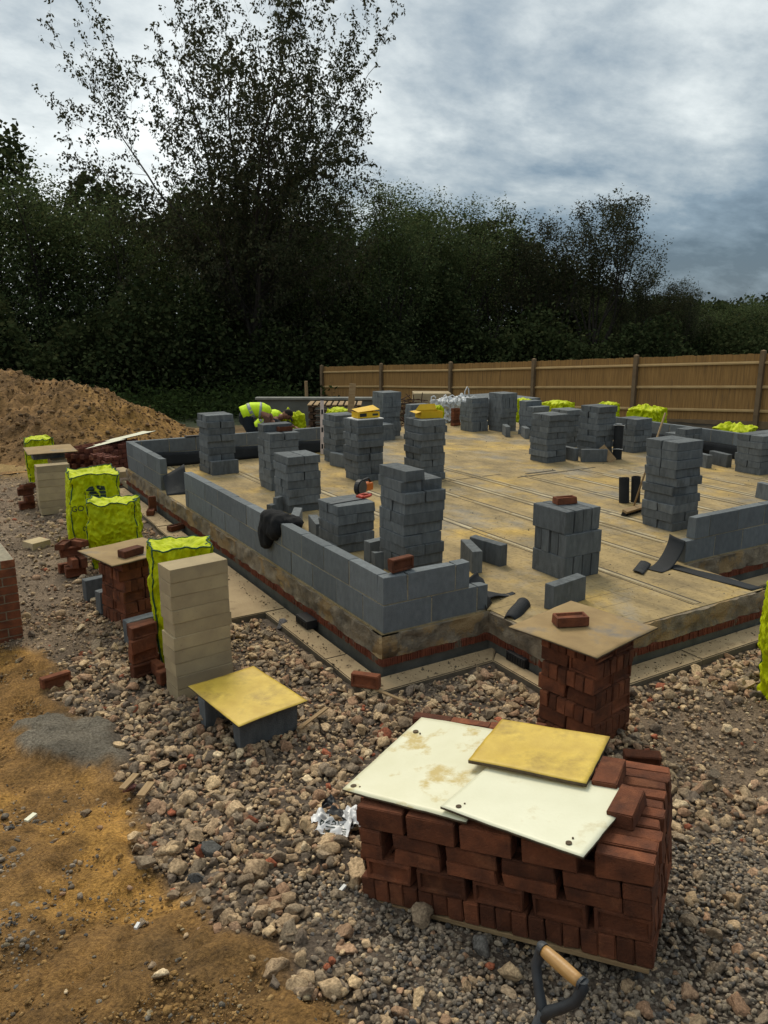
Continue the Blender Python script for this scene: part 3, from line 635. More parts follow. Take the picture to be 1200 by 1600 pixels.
def stack(desc, x, y, codes, rot=0, z0=0, single=True, jit=.009):
    a = R(rot); z = z0; ca, sa = math.cos(a), math.sin(a)
    for ci, code in enumerate(codes):
        jx, jy, ja = rs.gauss(0, jit), rs.gauss(0, jit), R(rs.gauss(0, 1.2)); hmax = 0
        for (bx, by, rz, ed, word) in course(code):
            bx += rs.gauss(0, jit * .5); by += rs.gauss(0, jit * .5)
            X = x + jx + bx * ca - by * sa; Y = y + jy + bx * sa + by * ca; rr = a + ja + R(rz + rs.gauss(0, .8))
            hmax = .2165 if ed else .1015
            if single:
                put_block(rs.choice(EDGE if ed else FLAT), (X, Y, z), rr, f'grey block, {word} one in {ORD[ci]} course of {desc}')
            else:
                h = .215 if ed else .1; w = .10 if ed else .215
                STUFF.box((X - .22, Y - w / 2, z), (X + .22, Y + w / 2, z + h), rz=rr)
        z += hmax
    return z
# (description, near corner x, y, courses bottom to top)
zA = stack('stack nearest rear left wall', .98, 6.92, 'yxyxxyxyx')
zB = stack('stack topped by red brick', 1.31, 5.23, 'xyxxyxxyF')
zC = stack('low tower beside black coat', .98, 3.89, 'xyxxyxy')
zD = stack('stack carrying closed yellow box', 2.68, 5.18, 'xyxyyxxxx')
zE = stack('stack carrying open yellow box', 3.50, 4.74, 'xxyxyxxyx')
zF = stack('tall stack behind wall corner', .84, 1.03, 'xxyyxxxyyY')
zG = stack('low stack with handsaw on', .68, 2.02, 'xyxyx')
zJ = stack('near stack topped by brick', 2.07, .22, 'fef')
zL = stack('tower in middle of floor', 6.18, 4.91, 'xyxxyxyx')
zM = stack('dark stack with leaning board', 7.12, 4.71, 'xxyyxyxxx')
zO = stack('stack right of membrane roll', 8.27, 4.89, 'xyxyxx')
zP = stack('tall right stack behind broom', 4.34, .87, 'xyxyyyxxxx')
zQ = stack('stepped stack before distant wall', 9.28 - .7, 4.05, 'xyxyX')
zR = stack('wide stack before crumpled bag', 8.31 - .05, 2.40, 'yxyxyx')
zR2 = stack('second part of widest stack', 8.31 + .41, 2.42, 'xyxxyx')
zU = stack('stack behind the spirit level', 3.10, 6.70, 'xyxyxxyx')
zN = stack('narrow stack behind dark stack', 7.62, 5.95, 'xyxyxyx')
stack('', 7.46, 8.66, 'fyxxyX', single=False); stack('', 8.0, 8.34, 'xyxyxfx'[:7], single=False); stack('', 8.14, 7.46, 'yxyxyxF', single=False)
stack('', 5.41, 9.0, 'xxyyxxyyx', single=False); stack('', 5.66, 8.12, 'xyxyxyF', single=False); stack('', 5.0, 8.55, 'ey', single=False)
# a shrink of blocks on a pallet outside, beyond the slab
for i in range(8):
    for j in range(3):
        for k in range(3): STUFF.box((9.62 + .445 * k, 10.55 + .22 * i - .2, -.32 + .22 * j + .1), (9.62 + .44 + .445 * k, 10.55 + .215 + .22 * i - .2, -.32 + .215 + .22 * j + .1))
me = STUFF.mesh('distant_blocks', bevel=.004)
tag(ob('distant_blocks', me, M_block), 'more grey blocks in small stacks at the far side of the floor', 'blocks', kind='stuff')
# loose blocks standing about
def loose(x, y, rz, label, edge=True, z=0, tan=False):
    return put_block(rs.choice(EDGE if edge else FLAT), (x, y, z), R(rz), label, 'single grey blocks lying about')
loose(1.61, 1.02, 68, 'single grey block on edge, just right of the tall corner stack', )
loose(1.86, 1.10 - .02, 97, 'single grey block on edge with clear floor on every side')
loose(1.66, -.22, 9, 'single grey block on edge behind the board topped brick column')
loose(1.20, 6.83, 2, 'grey block on edge leaning at foot of the rear left stack')
loose(.74, 3.15, 60, 'long grey block on edge behind the black coat')
loose(.78, 2.72, 75, 'short looking grey block on edge between coat and low stack')
loose(1.02, 1.68, 8, 'grey block on edge between low stack and tall corner stack')
put_block(block_mesh(.10, .07, .215, .004, 5), (.72, 1.30, 0), 0, 'narrow cut piece of grey block against tall corner stack', 'single grey blocks lying about').data.materials.append(M_block)
put_block(block_mesh(.10, .08, .20, .004, 6), (.90, 4.05, 0), .2, 'small cut block upright at foot of the low tower', 'single grey blocks lying about').data.materials.append(M_block)
put_block(block_mesh(.10, .08, .12, .004, 7), (.80, 4.02, 0), .4, 'shorter cut block beside the small upright one', 'single grey blocks lying about').data.materials.append(M_block)
loose(6.80, 5.05, 85, 'grey block on edge right of the mid floor tower')
loose(6.98, 4.62, 150, 'grey block on edge in front of the dark stack')
loose(8.20, 3.40, 70, 'left one of two grey blocks before the distant wall')
loose(8.52, 3.28, 75, 'right one of two grey blocks before the distant wall')
loose(6.80, 1.25, 80, 'grey block on edge behind the right wall near frame edge')
loose(3.05, 6.45, 100, 'grey block on edge at foot of stack behind spirit level')
loose(7.75, 7.85, 60, 'grey block on edge on the far side of floor')
loose(7.92, 7.45, 60, 'smaller looking grey block by the far side stacks')
loose(-1.42, 3.03, 10, 'rear grey block on edge left of the brick column', z=-.36)
loose(-1.38, 2.63, 16, 'grey block on edge half hidden by left brick column', z=-.36)
loose(-1.33, 1.72, 12, 'grey block on edge beside the near green bag', z=-.36)
loose(-1.17, 1.56, 12, 'grey block tucked behind the green bag with edge showing', z=-.36)
loose(-1.12, -.36, 8.5, 'front grey block carrying the small yellow board', z=-.36)
loose(-1.22, .02, 8.5, 'rear grey block carrying the small yellow board', z=-.36)

# ------------------------------------------------------------------ tan blocks
TAN = [block_mesh(.44, .215, .10, .004, 300 + i, .3) for i in range(4)]
for k in TAN: k.name = 'dense_block'; k.materials.append(M_tanblock)
def tanb(loc, rz, label, me=None): 
    o = put_block(me or rs.choice(TAN), loc, R(rz), label, 'tan dense concrete blocks', 'dense_block'); return o
ca, sa = math.cos(R(6)), math.sin(R(6))
for i in range(10):
    lx, ly = .22 + rs.gauss(0, .004), .1075 + rs.gauss(0, .003)
    tanb((-1.475 + lx * ca - ly * sa, .43 + lx * sa + ly * ca, -.37 + i * .1012), 6 + rs.gauss(0, .5), f'tan block, {ORD[i]} from the ground in the tall tan column')
for i in range(7):
    tanb((-1.27 + rs.gauss(0, .005), 7.12, -.37 + i * .1012), rs.gauss(0, .8), f'tan block, {ORD[i]} from ground in far tan column beneath board')
tanb((-1.12, 7.62, .24), 90, 'tan block propping right side of the far board')
tanb((-1.24, 7.45, -.37), 0, 'lowest tan block behind the far tan column')
tanb((-1.77, 5.32, -.385), 25, 'lone tan block half buried in the left path', block_mesh(.24, .22, .1, .004, 9))
for o in bpy.data.objects:
    if o.get('label', '').startswith('lone tan block'): o.data.materials.append(M_tanblock)
tanb((.02, 8.66, -.21), 95, 'tan block on end, upper of two beside far wall end')
tanb((.10, 8.30, -.36), 95, 'tan block, lower of two beside far wall end')
put_block(FLAT[0], (-1.22, 7.75, .335), 0, 'dark grey block lying under the far board', 'single grey blocks lying about')

# ------------------------------------------------------------------ bricks
def brick_mesh(seed, frog=True):
    bm = bmesh.new(); bmesh.ops.create_cube(bm, size=1, matrix=Matrix.Diagonal((.215, .1025, .065, 1)))
    if frog:
        top = max(bm.faces, key=lambda f: f.calc_center_median().z)
        bmesh.ops.inset_region(bm, faces=[top], thickness=.022, depth=0)
        top = max([f for f in bm.faces if abs(f.normal.z) > .9 and f.calc_center_median().z > 0], key=lambda f: -abs(f.calc_area() - .17 * .06))
        r_ = bmesh.ops.inset_region(bm, faces=[top], thickness=.006, depth=-.014)
    ed = [e for e in bm.edges if sum(1 for v in e.verts if abs(abs(v.co.x) - .1075) < 1e-4 or abs(abs(v.co.y) - .05125) < 1e-4) == 2 and e.calc_face_angle(0) > 1]
    bmesh.ops.bevel(bm, geom=ed, offset=.004, segments=2, affect='EDGES')
    r = random.Random(seed)
    for v in bm.verts: v.co += Vector((r.gauss(0, 1), r.gauss(0, 1), r.gauss(0, 1))) * .0011
    cx = Vector((r.choice((-1, 1)) * .1075, r.choice((-1, 1)) * .05, r.choice((-1, 1)) * .0325))
    for v in bm.verts:
        if (v.co - cx).length < .02: v.co *= .93
    me = bpy.data.meshes.new('red_brick'); bm.to_mesh(me); bm.free(); me.materials.append(M_brick); return me
BR = [brick_mesh(i) for i in range(6)]
rbk = random.Random(21)
G_BR = 'loose red facing bricks'
def brick(M, mode, label, jit=.003):
    """mode: flat = frog up, edge = on its side frog towards -y, edgeb = frog away, end"""
    Q = {'flat': Matrix(), 'down': Matrix.Rotation(math.pi, 4, 'X'), 'edge': Matrix.Rotation(math.pi / 2, 4, 'X'), 'edgeb': Matrix.Rotation(-math.pi / 2, 4, 'X'), 'end': Matrix.Rotation(math.pi / 2, 4, 'Y')}[mode]
    M = M @ Matrix.Translation((rbk.gauss(0, jit), rbk.gauss(0, jit), 0)) @ Matrix.Rotation(rbk.gauss(0, jit * 4), 4, 'Z') @ Q
    o = bpy.data.objects.new('red_brick', rbk.choice(BR)); C.objects.link(o)
    o.location = M.to_translation(); o.rotation_euler = M.to_euler(); return tag(o, label, 'brick', G_BR)
T = lambda x, y, z: Matrix.Translation((x, y, z)); RZ = lambda a: Matrix.Rotation(R(a), 4, 'Z')
# near pack: its own slightly tilted frame, +x to the viewer's right, +y away
un = Vector((-.547, .831, -.100)).normalized(); vv = Vector((.835, .55, 0)).normalized(); nn = vv.cross(un); nn = -nn if nn.z < 0 else nn
vv = nn.cross(-un).normalized()
PK = Matrix.Translation((-.741, -3.188, -.060)) @ Matrix(((-un.x, vv.x, nn.x, 0), (-un.y, vv.y, nn.y, 0), (-un.z, vv.z, nn.z, 0), (0, 0, 0, 1)))
CNT = ['first', 'second', 'third', 'fourth', 'fifth', 'sixth', 'seventh', 'eighth', 'ninth', 'tenth', 'eleventh', 'twelfth', 'thirteenth', 'fourteenth', 'fifteenth', 'sixteenth', 'seventeenth', 'eighteenth']
for i in range(18):
    brick(PK @ T(-.034 - .0682 * i, .1075, .077) @ RZ(90), 'edge', f'red brick, {CNT[i]} header from right in bottom row of near pack', .0015)
for j in (1, 2): brick(PK @ T(-.034, .1075 + .22 * j, .077) @ RZ(90), 'edge', f'bottom row brick, {CNT[j]} back along right side of near pack', .0015)
for i in range(5):
    brick(PK @ T(-.1075 - .243 * i, .034, .181), 'edge', f'red brick with frog showing, {CNT[i]} from right in second row of near pack', .002)
for j in range(1, 9): brick(PK @ T(-.1075, .034 + .070 * j, .181), 'edge', f'second row brick, {CNT[j]} back at right end of near pack', .002)
for k in (0, 1):
    w = ('lower', 'upper')[k]
    for i, u in enumerate((.051, 1.155)):
        brick(PK @ T(-u, .1075, .266 + .067 * k) @ RZ(90), 'flat', f'{w} header brick at {("right", "left")[i]} end of double row, near pack', .002)
    for i, u in enumerate((.218, .462, .70, .945)):
        brick(PK @ T(-u, .052, .266 + .067 * k), 'flat', f'{w} stretcher brick, {CNT[i]} from right in double row of near pack', .002)
    for j in (1, 2): brick(PK @ T(-.051, .1075 + .222 * j, .266 + .067 * k) @ RZ(90), 'flat', f'{w} double row brick, {CNT[j]} back on right side of near pack', .002)
for j in range(10): brick(PK @ T(-.108 + .012 * (j < 3), .034 + .0695 * j + (.02 if j > 2 else 0), .4185 + .004 * (j < 3)), 'edgeb', f'top row brick, {CNT[j]} from front at right end of near pack', .004)
for i, u in enumerate((.375, .635, .868, 1.105)):
    brick(PK @ T(-u, .034, .4185), 'edgeb', f'top row brick in front face, {CNT[i]} left of gap in near pack', .002)
    brick(PK @ T(-u, .105, .4185), 'edgeb', f'second line top brick, {CNT[i]} left of gap in near pack', .002)
for i, u in enumerate((.78, .99, 1.20)): brick(PK @ T(-u, .87, .4185), 'edgeb', f'top row brick at the back edge, {CNT[i]} left behind boards', .004)
for i, (u, v) in enumerate(((.9, .35), (1.12, .5), (.55, .45), (.45, .70))): brick(PK @ T(-u, v, .4185), 'edgeb', f'hidden top course brick number {CNT[i]} bearing the boards', .004)
brick(PK @ T(-.125, .285, .505) @ RZ(84), 'down', 'single brick lying flat across top row at pack right end')
brick(PK @ T(-.232, .49, .505) @ RZ(88), 'down', 'single brick flat on pack partly beneath the yellow board')
inb = MB(); V0 = np.array([v.co[:] for v in BR[0].vertices]); F0 = [list(p.vertices) for p in BR[0].polygons]
for c_ in range(4):
    hz0 = (.025, .130, .236, .303)[c_]
    for i in range(5):
        for j in range(7):
            if c_ == 3 and j > 6: continue
            q = PK @ T(-.345 - .222 * i + (.03 if c_ % 2 else 0), .26 + .085 * j, hz0 + .0335)
            if i < 4 or True: inb.add([tuple(q @ Vector(v)) for v in V0], F0) if -.345 - .222 * i > -1.24 else None
tag(ob('inner_bricks', inb.mesh('inner_bricks'), M_brick), 'inner bricks filling the middle of the near brick pack', 'bricks', kind='stuff')
# packing boards under the pack
b = MB(); b.box((-1.225, .002, .0), (-.02, .22, .020)); b.box((-1.22, .40, 0), (-.01, .6, .02))
t_ = ob('pallet_board', b.mesh('pallet_board', bevel=.002), M_timber); t_.matrix_world = PK; tag(t_, 'thin pale timber boards under the near brick pack', 'board')

def board(name, M, lx, ly, t, mf, label, holes=(), warp=.004, seed=0, cat='board', corner_cut=False):
    """thin sheet, worn edges; local x,y span centred, z from 0 to t"""
    nxx, nyy = 30, 24; X, Y = np.meshgrid(np.linspace(-.5, .5, nxx + 1), np.linspace(-.5, .5, nyy + 1), indexing='ij')
    ex = 1 + .004 * fbm(Y * 14 + seed, X * 0 + 3, 0, 3, seed) * (np.abs(X) > .49); ey = 1 + .004 * fbm(X * 14 + seed, Y * 0 + 7, 0, 3, seed + 5) * (np.abs(Y) > .49)
    Xs, Ys = X * lx * ex, Y * ly * ey
    W_ = warp * (fbm(X * 2 + seed, Y * 2, 0, 2, seed + 9)) + warp * 1.2 * X * Y * (1 if seed % 2 else -1)
    rnd = .003 * ((np.abs(X) > .495) | (np.abs(Y) > .495))
    A = np.stack([Xs, Ys, W_ + t - rnd], -1).reshape(-1, 3); B = np.stack([Xs, Ys, W_ + rnd], -1).reshape(-1, 3); n = len(A); w = nyy + 1; F = []; mi = []
    for i in range(nxx):
        for j in range(nyy):
            a, b_, c, d = i * w + j, (i + 1) * w + j, (i + 1) * w + j + 1, i * w + j + 1
            F.append((a, b_, c, d)); mi.append(0); F.append((n + d, n + c, n + b_, n + a)); mi.append(0)
    ring = [i * w for i in range(nxx + 1)] + [nxx * w + j for j in range(1, w)] + [i * w + nyy for i in range(nxx - 1, -1, -1)] + [j for j in range(nyy - 1, 0, -1)]
    for a, b_ in zip(ring, ring[1:] + ring[:1]): F.append((b_, a, n + a, n + b_)); mi.append(1)
    me = mesh_np(name, np.concatenate([A, B]), F); me.polygons.foreach_set('material_index', np.array(mi, np.int32))
    o = ob(name, me, [mf, M_plyedge]); o.location = M.to_translation(); o.rotation_euler = M.to_euler(); tag(o, label, cat)
    for hx, hy, hr in holes:
        h = MB(); h.tube([(hx, hy, t - .002), (hx, hy, t + .0052)], hr, 14); k = ob('screw_hole', h.mesh('screw_hole'), M_plyedge, o)
    return o
board('faced_board', PK @ T(-.975, .405, .484) @ RZ(-5), .60, .75, .016, M_wply, 'mud splashed white board with two dark holes on left of near pack', [(-.265, -.335, .014), (-.245, .21, .014), (-.235, -.33, .004), (-.215, .20, .004), (.20, -.30, .013)], seed=1)
board('faced_board', PK @ T(-.468, .205, .505) @ RZ(-13) @ Matrix.Rotation(R(-.8), 4, 'X'), .625, .50, .016, M_wply2, 'cleaner white board overlapping from the right on near pack', [(-.245, -.215, .012), (-.235, -.185, .004), (.235, -.205, .012), (.235, -.170, .004)], seed=2)
board('ply_board', PK @ T(-.548, .560, .530) @ RZ(-4) @ Matrix.Rotation(R(.8), 4, 'X'), .53, .41, .022, M_yply, 'smaller yellow faced board lying on top of the white boards', seed=3)
board('ply_board', T(-1.157, -.128, -.143) @ RZ(8.8), .52, .70, .014, M_yply, 'square yellow board laid over two grey blocks like a low table', seed=4)
board('ply_board', T(.686, -1.365, .383) @ RZ(11.2), .70, .66, .016, M_ply, 'stained brown plywood square on top of the tall brick column', seed=5)
board('ply_board', T(-1.327, 2.33, .262) @ RZ(15.5), .66, .65, .016, M_ply, 'brown plywood square on the left brick column behind green bag', seed=6)
board('ply_board', T(-1.19, 7.72, .452) @ RZ(-2), .68, .80, .018, M_ply, 'pale plywood square on the far tan block column', seed=7)
board('faced_board', T(.0, 10.25, .10) @ RZ(14) @ Matrix.Rotation(R(-7), 4, 'Y') @ Matrix.Rotation(R(-8), 4, 'X'), .8, .6, .018, M_wply2, 'thin white board tilted on the far red brick pile, left one', seed=8)
board('faced_board', T(.62, 10.55, .17) @ RZ(14) @ Matrix.Rotation(R(-7), 4, 'Y') @ Matrix.Rotation(R(-7), 4, 'X'), .9, .55, .018, M_wply2, 'thin white board tilted on the far red brick pile, right one', seed=9)
brick(T(.635, -1.30, .383 + .016 + .0345) @ RZ(-22), 'flat', 'red brick weighing down the plywood on the tall brick column')
brick(T(-1.345, 2.16, .262 + .016 + .0345) @ RZ(24), 'down', 'red brick weighing down the plywood on the left brick column')
brick(T(2.30, .50, zJ + .034) @ RZ(-12), 'flat', 'red brick lying on top of the near right block stack')
brick(T(.205, .075, .45 + .01 + .052) @ RZ(8), 'edge', 'red brick on edge on top of the corner of block wall')
brick(T(1.62, 5.42, zB - .1015 + .034) @ RZ(4), 'flat', 'dark red brick on the stack beside the hunched workers')
brick(T(-.245, -.155, -.30 + .05) @ RZ(-48), 'edge', 'dark red brick on edge at outer corner of ledge')
brick(T(-2.19, 1.15, -.31) @ RZ(14), 'edge', 'single red brick standing in rubble at the clay edge')
brick(T(-1.42, .82, -.31) @ RZ(20), 'edgeb', 'broken red brick at foot of the tall tan column')
brick(T(-.14, 5.0, -.27) @ RZ(20), 'flat', 'small red brick lying on ledge of left foundation')
brick(T(-.12, 6.20, -.20) @ RZ(90), 'end', 'red brick standing on end on the ledge beside foundation')
brick(T(-.19, 6.02, -.27) @ RZ(70), 'flat', 'red brick flat beside the upright brick on ledge')
brick(T(.32, -1.55, -.30) @ RZ(20), 'edge', 'red brick leaning at left foot of tall brick column')
brick(T(.24, -1.48, -.19) @ RZ(38) @ Matrix.Rotation(R(14), 4, 'Y'), 'edgeb', 'red brick tipped on others left of tall brick column')
brick(T(.36, -1.95, -.28) @ RZ(60), 'flat', 'red brick lying between near pack and tall column')
brick(T(.63, -1.95, -.24) @ RZ(-38) @ Matrix.Rotation(R(16), 4, 'X'), 'edge', 'tilted red brick just behind the right end of near pack')
brick(T(.55, -1.98, -.30) @ RZ(-15), 'flat', 'red brick lying under the tilted one behind near pack')

def brick_column(cx, cy, rot, z0, n, desc, w=.44, full=True):
    B0 = T(cx, cy, z0) @ RZ(rot); z = 0
    for c in range(n):
        A = B0 @ T(rbk.gauss(0, .008), rbk.gauss(0, .008), z + .0515) @ (RZ(0) if c % 2 == 0 else RZ(90))
        k = 0
        for s in (0, 1):
            for i in range(6):
                if not full and (s, i) not in [(0, j) for j in range(6)] + [(1, 0), (1, 5)]: k += 1; continue
                side = ('left', 'right')[s] if c % 2 == 0 else ('front', 'back')[s]
                brick(A @ T(-.11 + .22 * s, -.165 + .0672 * i, 0), rbk.choice(('edge', 'edgeb')), f'brick {CNT[i]} on {side} side, {ORD[c]} course, {desc}', .003); k += 1
        z += .1035
brick_column(.70, -1.405, 9, -.345, 7, 'tall column')
brick_column(-1.30, 2.36, 15, -.36, 6, 'left column', full=False)
def jumble(pts_, desc):
    for i, (x, y, z, a, mode) in enumerate(pts_): brick(T(x, y, z) @ RZ(a), mode, f'red brick, {CNT[i]} counted upward in {desc}', .006)
jumble([(-1.56, 1.02, -.305, 15, 'edge'), (-1.52, 1.10, -.305, 15, 'edgeb'), (-1.48, .99, -.305, 100, 'edge'), (-1.55, 1.04, -.20, 12, 'edge'), (-1.54, 1.12, -.20, 18, 'edge'), (-1.56, 1.02, -.105, 20, 'edgeb'), (-1.54, 1.12, -.10, 12, 'edge'), (-1.55, 1.04, -.005, 14, 'edge'), (-1.54, 1.115, -.005, 14, 'edgeb')], 'small pile by near green bag')
jumble([(-1.58, 3.85, -.305, 8, 'edge'), (-1.56, 3.95, -.305, 6, 'edgeb'), (-1.62, 4.05, -.305, 8, 'edge'), (-1.59, 3.86, -.20, 95, 'edge'), (-1.50, 3.86, -.20, 98, 'edge'), (-1.60, 3.92, -.10, 6, 'edge'), (-1.58, 4.02, -.10, 10, 'edge'), (-1.65, 3.93, -.02, 60, 'flat'), (-1.50, 3.95, -.02, 120, 'flat')], 'small pile under second green bag')
jumble([(-1.60, 7.50, -.305, 5, 'edge'), (-1.60, 7.60, -.305, 5, 'edgeb'), (-1.61, 7.5, -.20, 90, 'edge'), (-1.54, 7.52, -.20, 90, 'edge'), (-1.60, 7.5, -.095, 4, 'edge'), (-1.60, 7.6, -.095, 4, 'edge'), (-1.58, 7.55, -.03, 30, 'flat')], 'small pile beside far tan column')
brick(T(7.80, 9.70, -.31 + .35) @ RZ(10), 'flat', 'top brick of the small stack before white bags')
for i in range(6): brick(T(7.80, 9.72, .034 + .067 * i) @ RZ(8), 'flat', f'red brick {CNT[i]} up in slim stack before white bags')
# the far brick pile: drawn as one heap of bricks
me = BR[0]; V0 = np.array([v.co[:] for v in me.vertices]); F0 = [list(p.vertices) for p in me.polygons]
pile = MB()
for c in range(6):
    for i in range(9):
        for j in range(4):
            if rbk.random() < .06 or (i > 5 and c > 3 + (j > 1)): continue
            q = T(.30, 10.30, -.40 + .052 + c * .0875) @ RZ(38) @ T(-.9 + .222 * i + (.11 if c % 2 else 0), -.30 + .2 * j, 0) @ Matrix.Rotation(rbk.gauss(0, .05), 4, 'Z')
            V = [tuple(q @ Vector((v[0], v[1], v[2] * 1.25))) for v in V0]; pile.add(V, F0)
for c in range(7):
    for i in range(3):
        q = T(-.12, 8.95, -.36 + .034 + c * .068) @ RZ(95) @ T(-.22 + .22 * i + rbk.gauss(0, .01), rbk.gauss(0, .02), 0)
        for dy in (0, .11): pile.add([tuple(q @ Vector((v[0], v[1] + dy, v[2]))) for v in V0], F0)
M_brick2 = mat('red_brick_pile', (.17, .05, .028), .9, (.08, .026, .017), 9, .6, 90, col3=(.30, .13, .07), c3scale=4, c3lo=.55, c3hi=.68)
tag(ob('brick_pile', pile.mesh('brick_pile'), M_brick2), 'far pack of many red bricks under two white boards by spoil heap', 'bricks', kind='stuff')
# mortared brick pier at the left edge
pr = empty('brick_pier', 'mortared red brick pier with pale joints cut by left photo edge', 'brick pier', (-2.285, 2.20, -.36), R(4))
P1 = MB(); P2 = MB(); z = .0
for c in range(10):
    for j, yy in enumerate((0, .225, .45)):
        x = 0; first = True
        off = .107 if (c + j) % 2 else .215
        while x > -1.3:
            ln = off if first else .215; first = False
            P1.box((x - ln, yy + rbk.uniform(-.001, .001), z + .0), (x, yy + .215, z + .065)); x -= ln + .010
    P2.box((-1.25, .006, z - .012 if c else z), (-.005, .66, z + .067)); z += .075
ob('bricks', P1.mesh('bricks', bevel=.003), M_brick, pr); ob('mortar', P2.mesh('mortar'), M_mortar, pr)

# ------------------------------------------------------------------ yellow bulk bags
def bag(x, y, w, d, h, rz, label, z0=-.36, seed=0, top='sunk', lean=(0, 0), m=None, seams=True, crumple=.021, taper=.96, cat='bag', name='bulk_bag'):
    root = empty(name, label, cat, (x, y, z0), R(rz), None)
    n = 56; V = []; F = []
    def P(u, v, f):
        # f: side 0..3, u along side -.5...5, v 0..1 height
        a = [(u, -.5), (.5, u), (-u, .5), (-.5, -u)][f]; return a
    nz = 60; per = 4 * n; rows = []
    for j in range(nz + 1):
        v = j / nz
        for f in range(4):
            for i in range(n):
                u = -.5 + i / n; px, py = P(u, v, f)
                # rounded corners
                k = (abs(px * 2) ** 12 + abs(py * 2) ** 12) ** (1 / 12); px, py = px / k * .99, py / k * .99
                V.append((px, py, v))
    V = np.array(V)
    X, Y, Z = V.T; q = seed * 7.3
    bul = 1 + .07 * np.sin(np.clip(Z, 0, 1) * math.pi) * (1 - .55 * np.maximum(np.abs(X), np.abs(Y)) ** 0)
    tp = taper + (1 - taper) * Z; sx, sy = w * tp * (.97 + .05 * np.sin(Z * 3)), d * tp * (.97 + .05 * np.sin(Z * 3))
    rid = .6 - np.abs(fbm(X * 5.5 + q + Z, Y * 5.5 + Z * 2.0, Z * 5.2 + q, 4, seed)) * 2.4
    rid2 = -np.abs(fbm(X * 14 + q, Y * 14, Z * 15, 3, seed + 3)) * 2
    disp = crumple * rid + crumple * .35 * rid2 + .03 * noise(X * 2 + q, Y * 2, Z * 1.6, seed + 9)
    ln = np.sqrt(X ** 2 + Y ** 2) + 1e-6
    topw = .02 * fbm(X * 5 + q, Y * 5, 0, 2, seed + 4) * Z
    XX = X * sx * bul + X / ln * disp + lean[0] * Z; YY = Y * sy * bul + Y / ln * disp + lean[1] * Z; ZZ = Z * h + topw * 2
    W = [np.stack([XX, YY, ZZ], -1)]
    for j in range(nz):
        for i in range(per): F.append((j * per + i, j * per + (i + 1) % per, (j + 1) * per + (i + 1) % per, (j + 1) * per + i))
    # top: concentric rings
    nr = 11; base = nz * per; cx, cy = lean; last = base
    for r_ in range(1, nr + 1):
        t = 1 - r_ / (nr + .0) * .985
        tx = (XX[base:] - cx) * t + cx; ty = (YY[base:] - cy) * t + cy
        if top == 'sunk': zt = h - .045 * (1 - t ** 2) + .022 * fbm(tx * 14 + q, ty * 14, 0, 4, seed + 6) * min(1, r_ / 2)
        elif top == 'full': zt = h + .05 * (1 - t ** 2) + .020 * fbm(tx * 12 + q, ty * 12, 0, 4, seed + 6)
        else: zt = h + .08 * (1 - t ** 1.5) * (1 + 1.1 * fbm(tx * 7 + q, ty * 7, 0, 3, seed + 6)) + .03 * fbm(tx * 16, ty * 16 + q, 0, 3, seed)
        zt = zt * (1 - t ** 8) + ZZ[base:] * t ** 8
        W.append(np.stack([tx, ty, zt], -1)); nb = (nz + r_) * per
        for i in range(per): F.append((last + i, last + (i + 1) % per, nb + (i + 1) % per, nb + i))
        last = nb
    V = np.concatenate(W); me = mesh_np('bag_body', V, F, True); ob('bag_body', me, m or M_bag, root)
    if seams:
        for f in range(4):
            ps = [V[j * per + (f * n)] for j in range(0, nz + 1, 3)]; s_ = MB()
            s_.tube([tuple(np.array(p) * np.array([1.012, 1.012, 1])) for p in ps], .007, 6); ob('seam', s_.mesh('seam', True), M_seam, root)
        s_ = MB(); ps = [V[nz * per + i] * np.array([1.006, 1.006, 1]) + np.array([0, 0, .002]) for i in range(0, per, 2)]; ps.append(ps[0]); s_.tube([tuple(p) for p in ps], .006, 6); ob('rim_tape', s_.mesh('rim_tape', True), M_seam, root)
    return root, V
bag(-1.10, 9.62, .46, .46, .74, -6, 'tall yellow green bag furthest left behind the far tan column', seed=1, top='full')
bgB, _ = bag(-1.10, 5.22, .60, .58, .88, -4, 'yellow green bag printed with dark roof logo and letters GO', seed=2, lean=(.03, .02))
bag(-1.07, 4.10, .56, .50, .73, -20, 'yellow green bag in front of the printed bag, wide crinkled face', seed=3)
bag(-1.16, 1.22, .50, .42, .96, -12, 'yellow green bag standing directly behind the tall tan column', seed=4, lean=(0, 0), taper=.90)
bag(2.36, -1.92, .50, .50, .86, -38, 'yellow green bag sliver at the right photo edge on the gravel', seed=5, lean=(-.02, 0), taper=.99)
for i, (x, y, w, zt, rz, tp, lab) in enumerate(((10.30, 7.45, .42, .56, 5, 'full', 'distant yellow bag, squarest, between dark stack and fence'), (10.25, 6.3, .66, .56, 10, 'slump', 'distant slumped yellow bag behind the broom handle'),
        (10.55, 4.45, .75, .36, 20, 'slump', 'distant crumpled yellow bag with peaked top nearest right edge'), (10.05, 8.75, .62, .50, 0, 'full', 'distant wide yellow bag behind the mid floor tower'),
        (9.98, 9.9, .42, .46, 0, 'full', 'distant small yellow bag left of the wide one'), (3.30, 9.05, .55, .60, 8, 'slump', 'yellow bag behind the workers beside the spirit level'),
        (4.62, 9.45, .46, .58, -5, 'full', 'yellow bag just left of the upright timber plank'), (6.95, 9.35, .34, .52, 0, 'full', 'distant yellow bag glimpsed behind the open yellow box'))):
    bag(x, y, w, w * .9, zt + .34, rz, lab, z0=-.36 if x < 9.4 else -.34, seed=10 + i, top=tp, seams=False, crumple=.03)
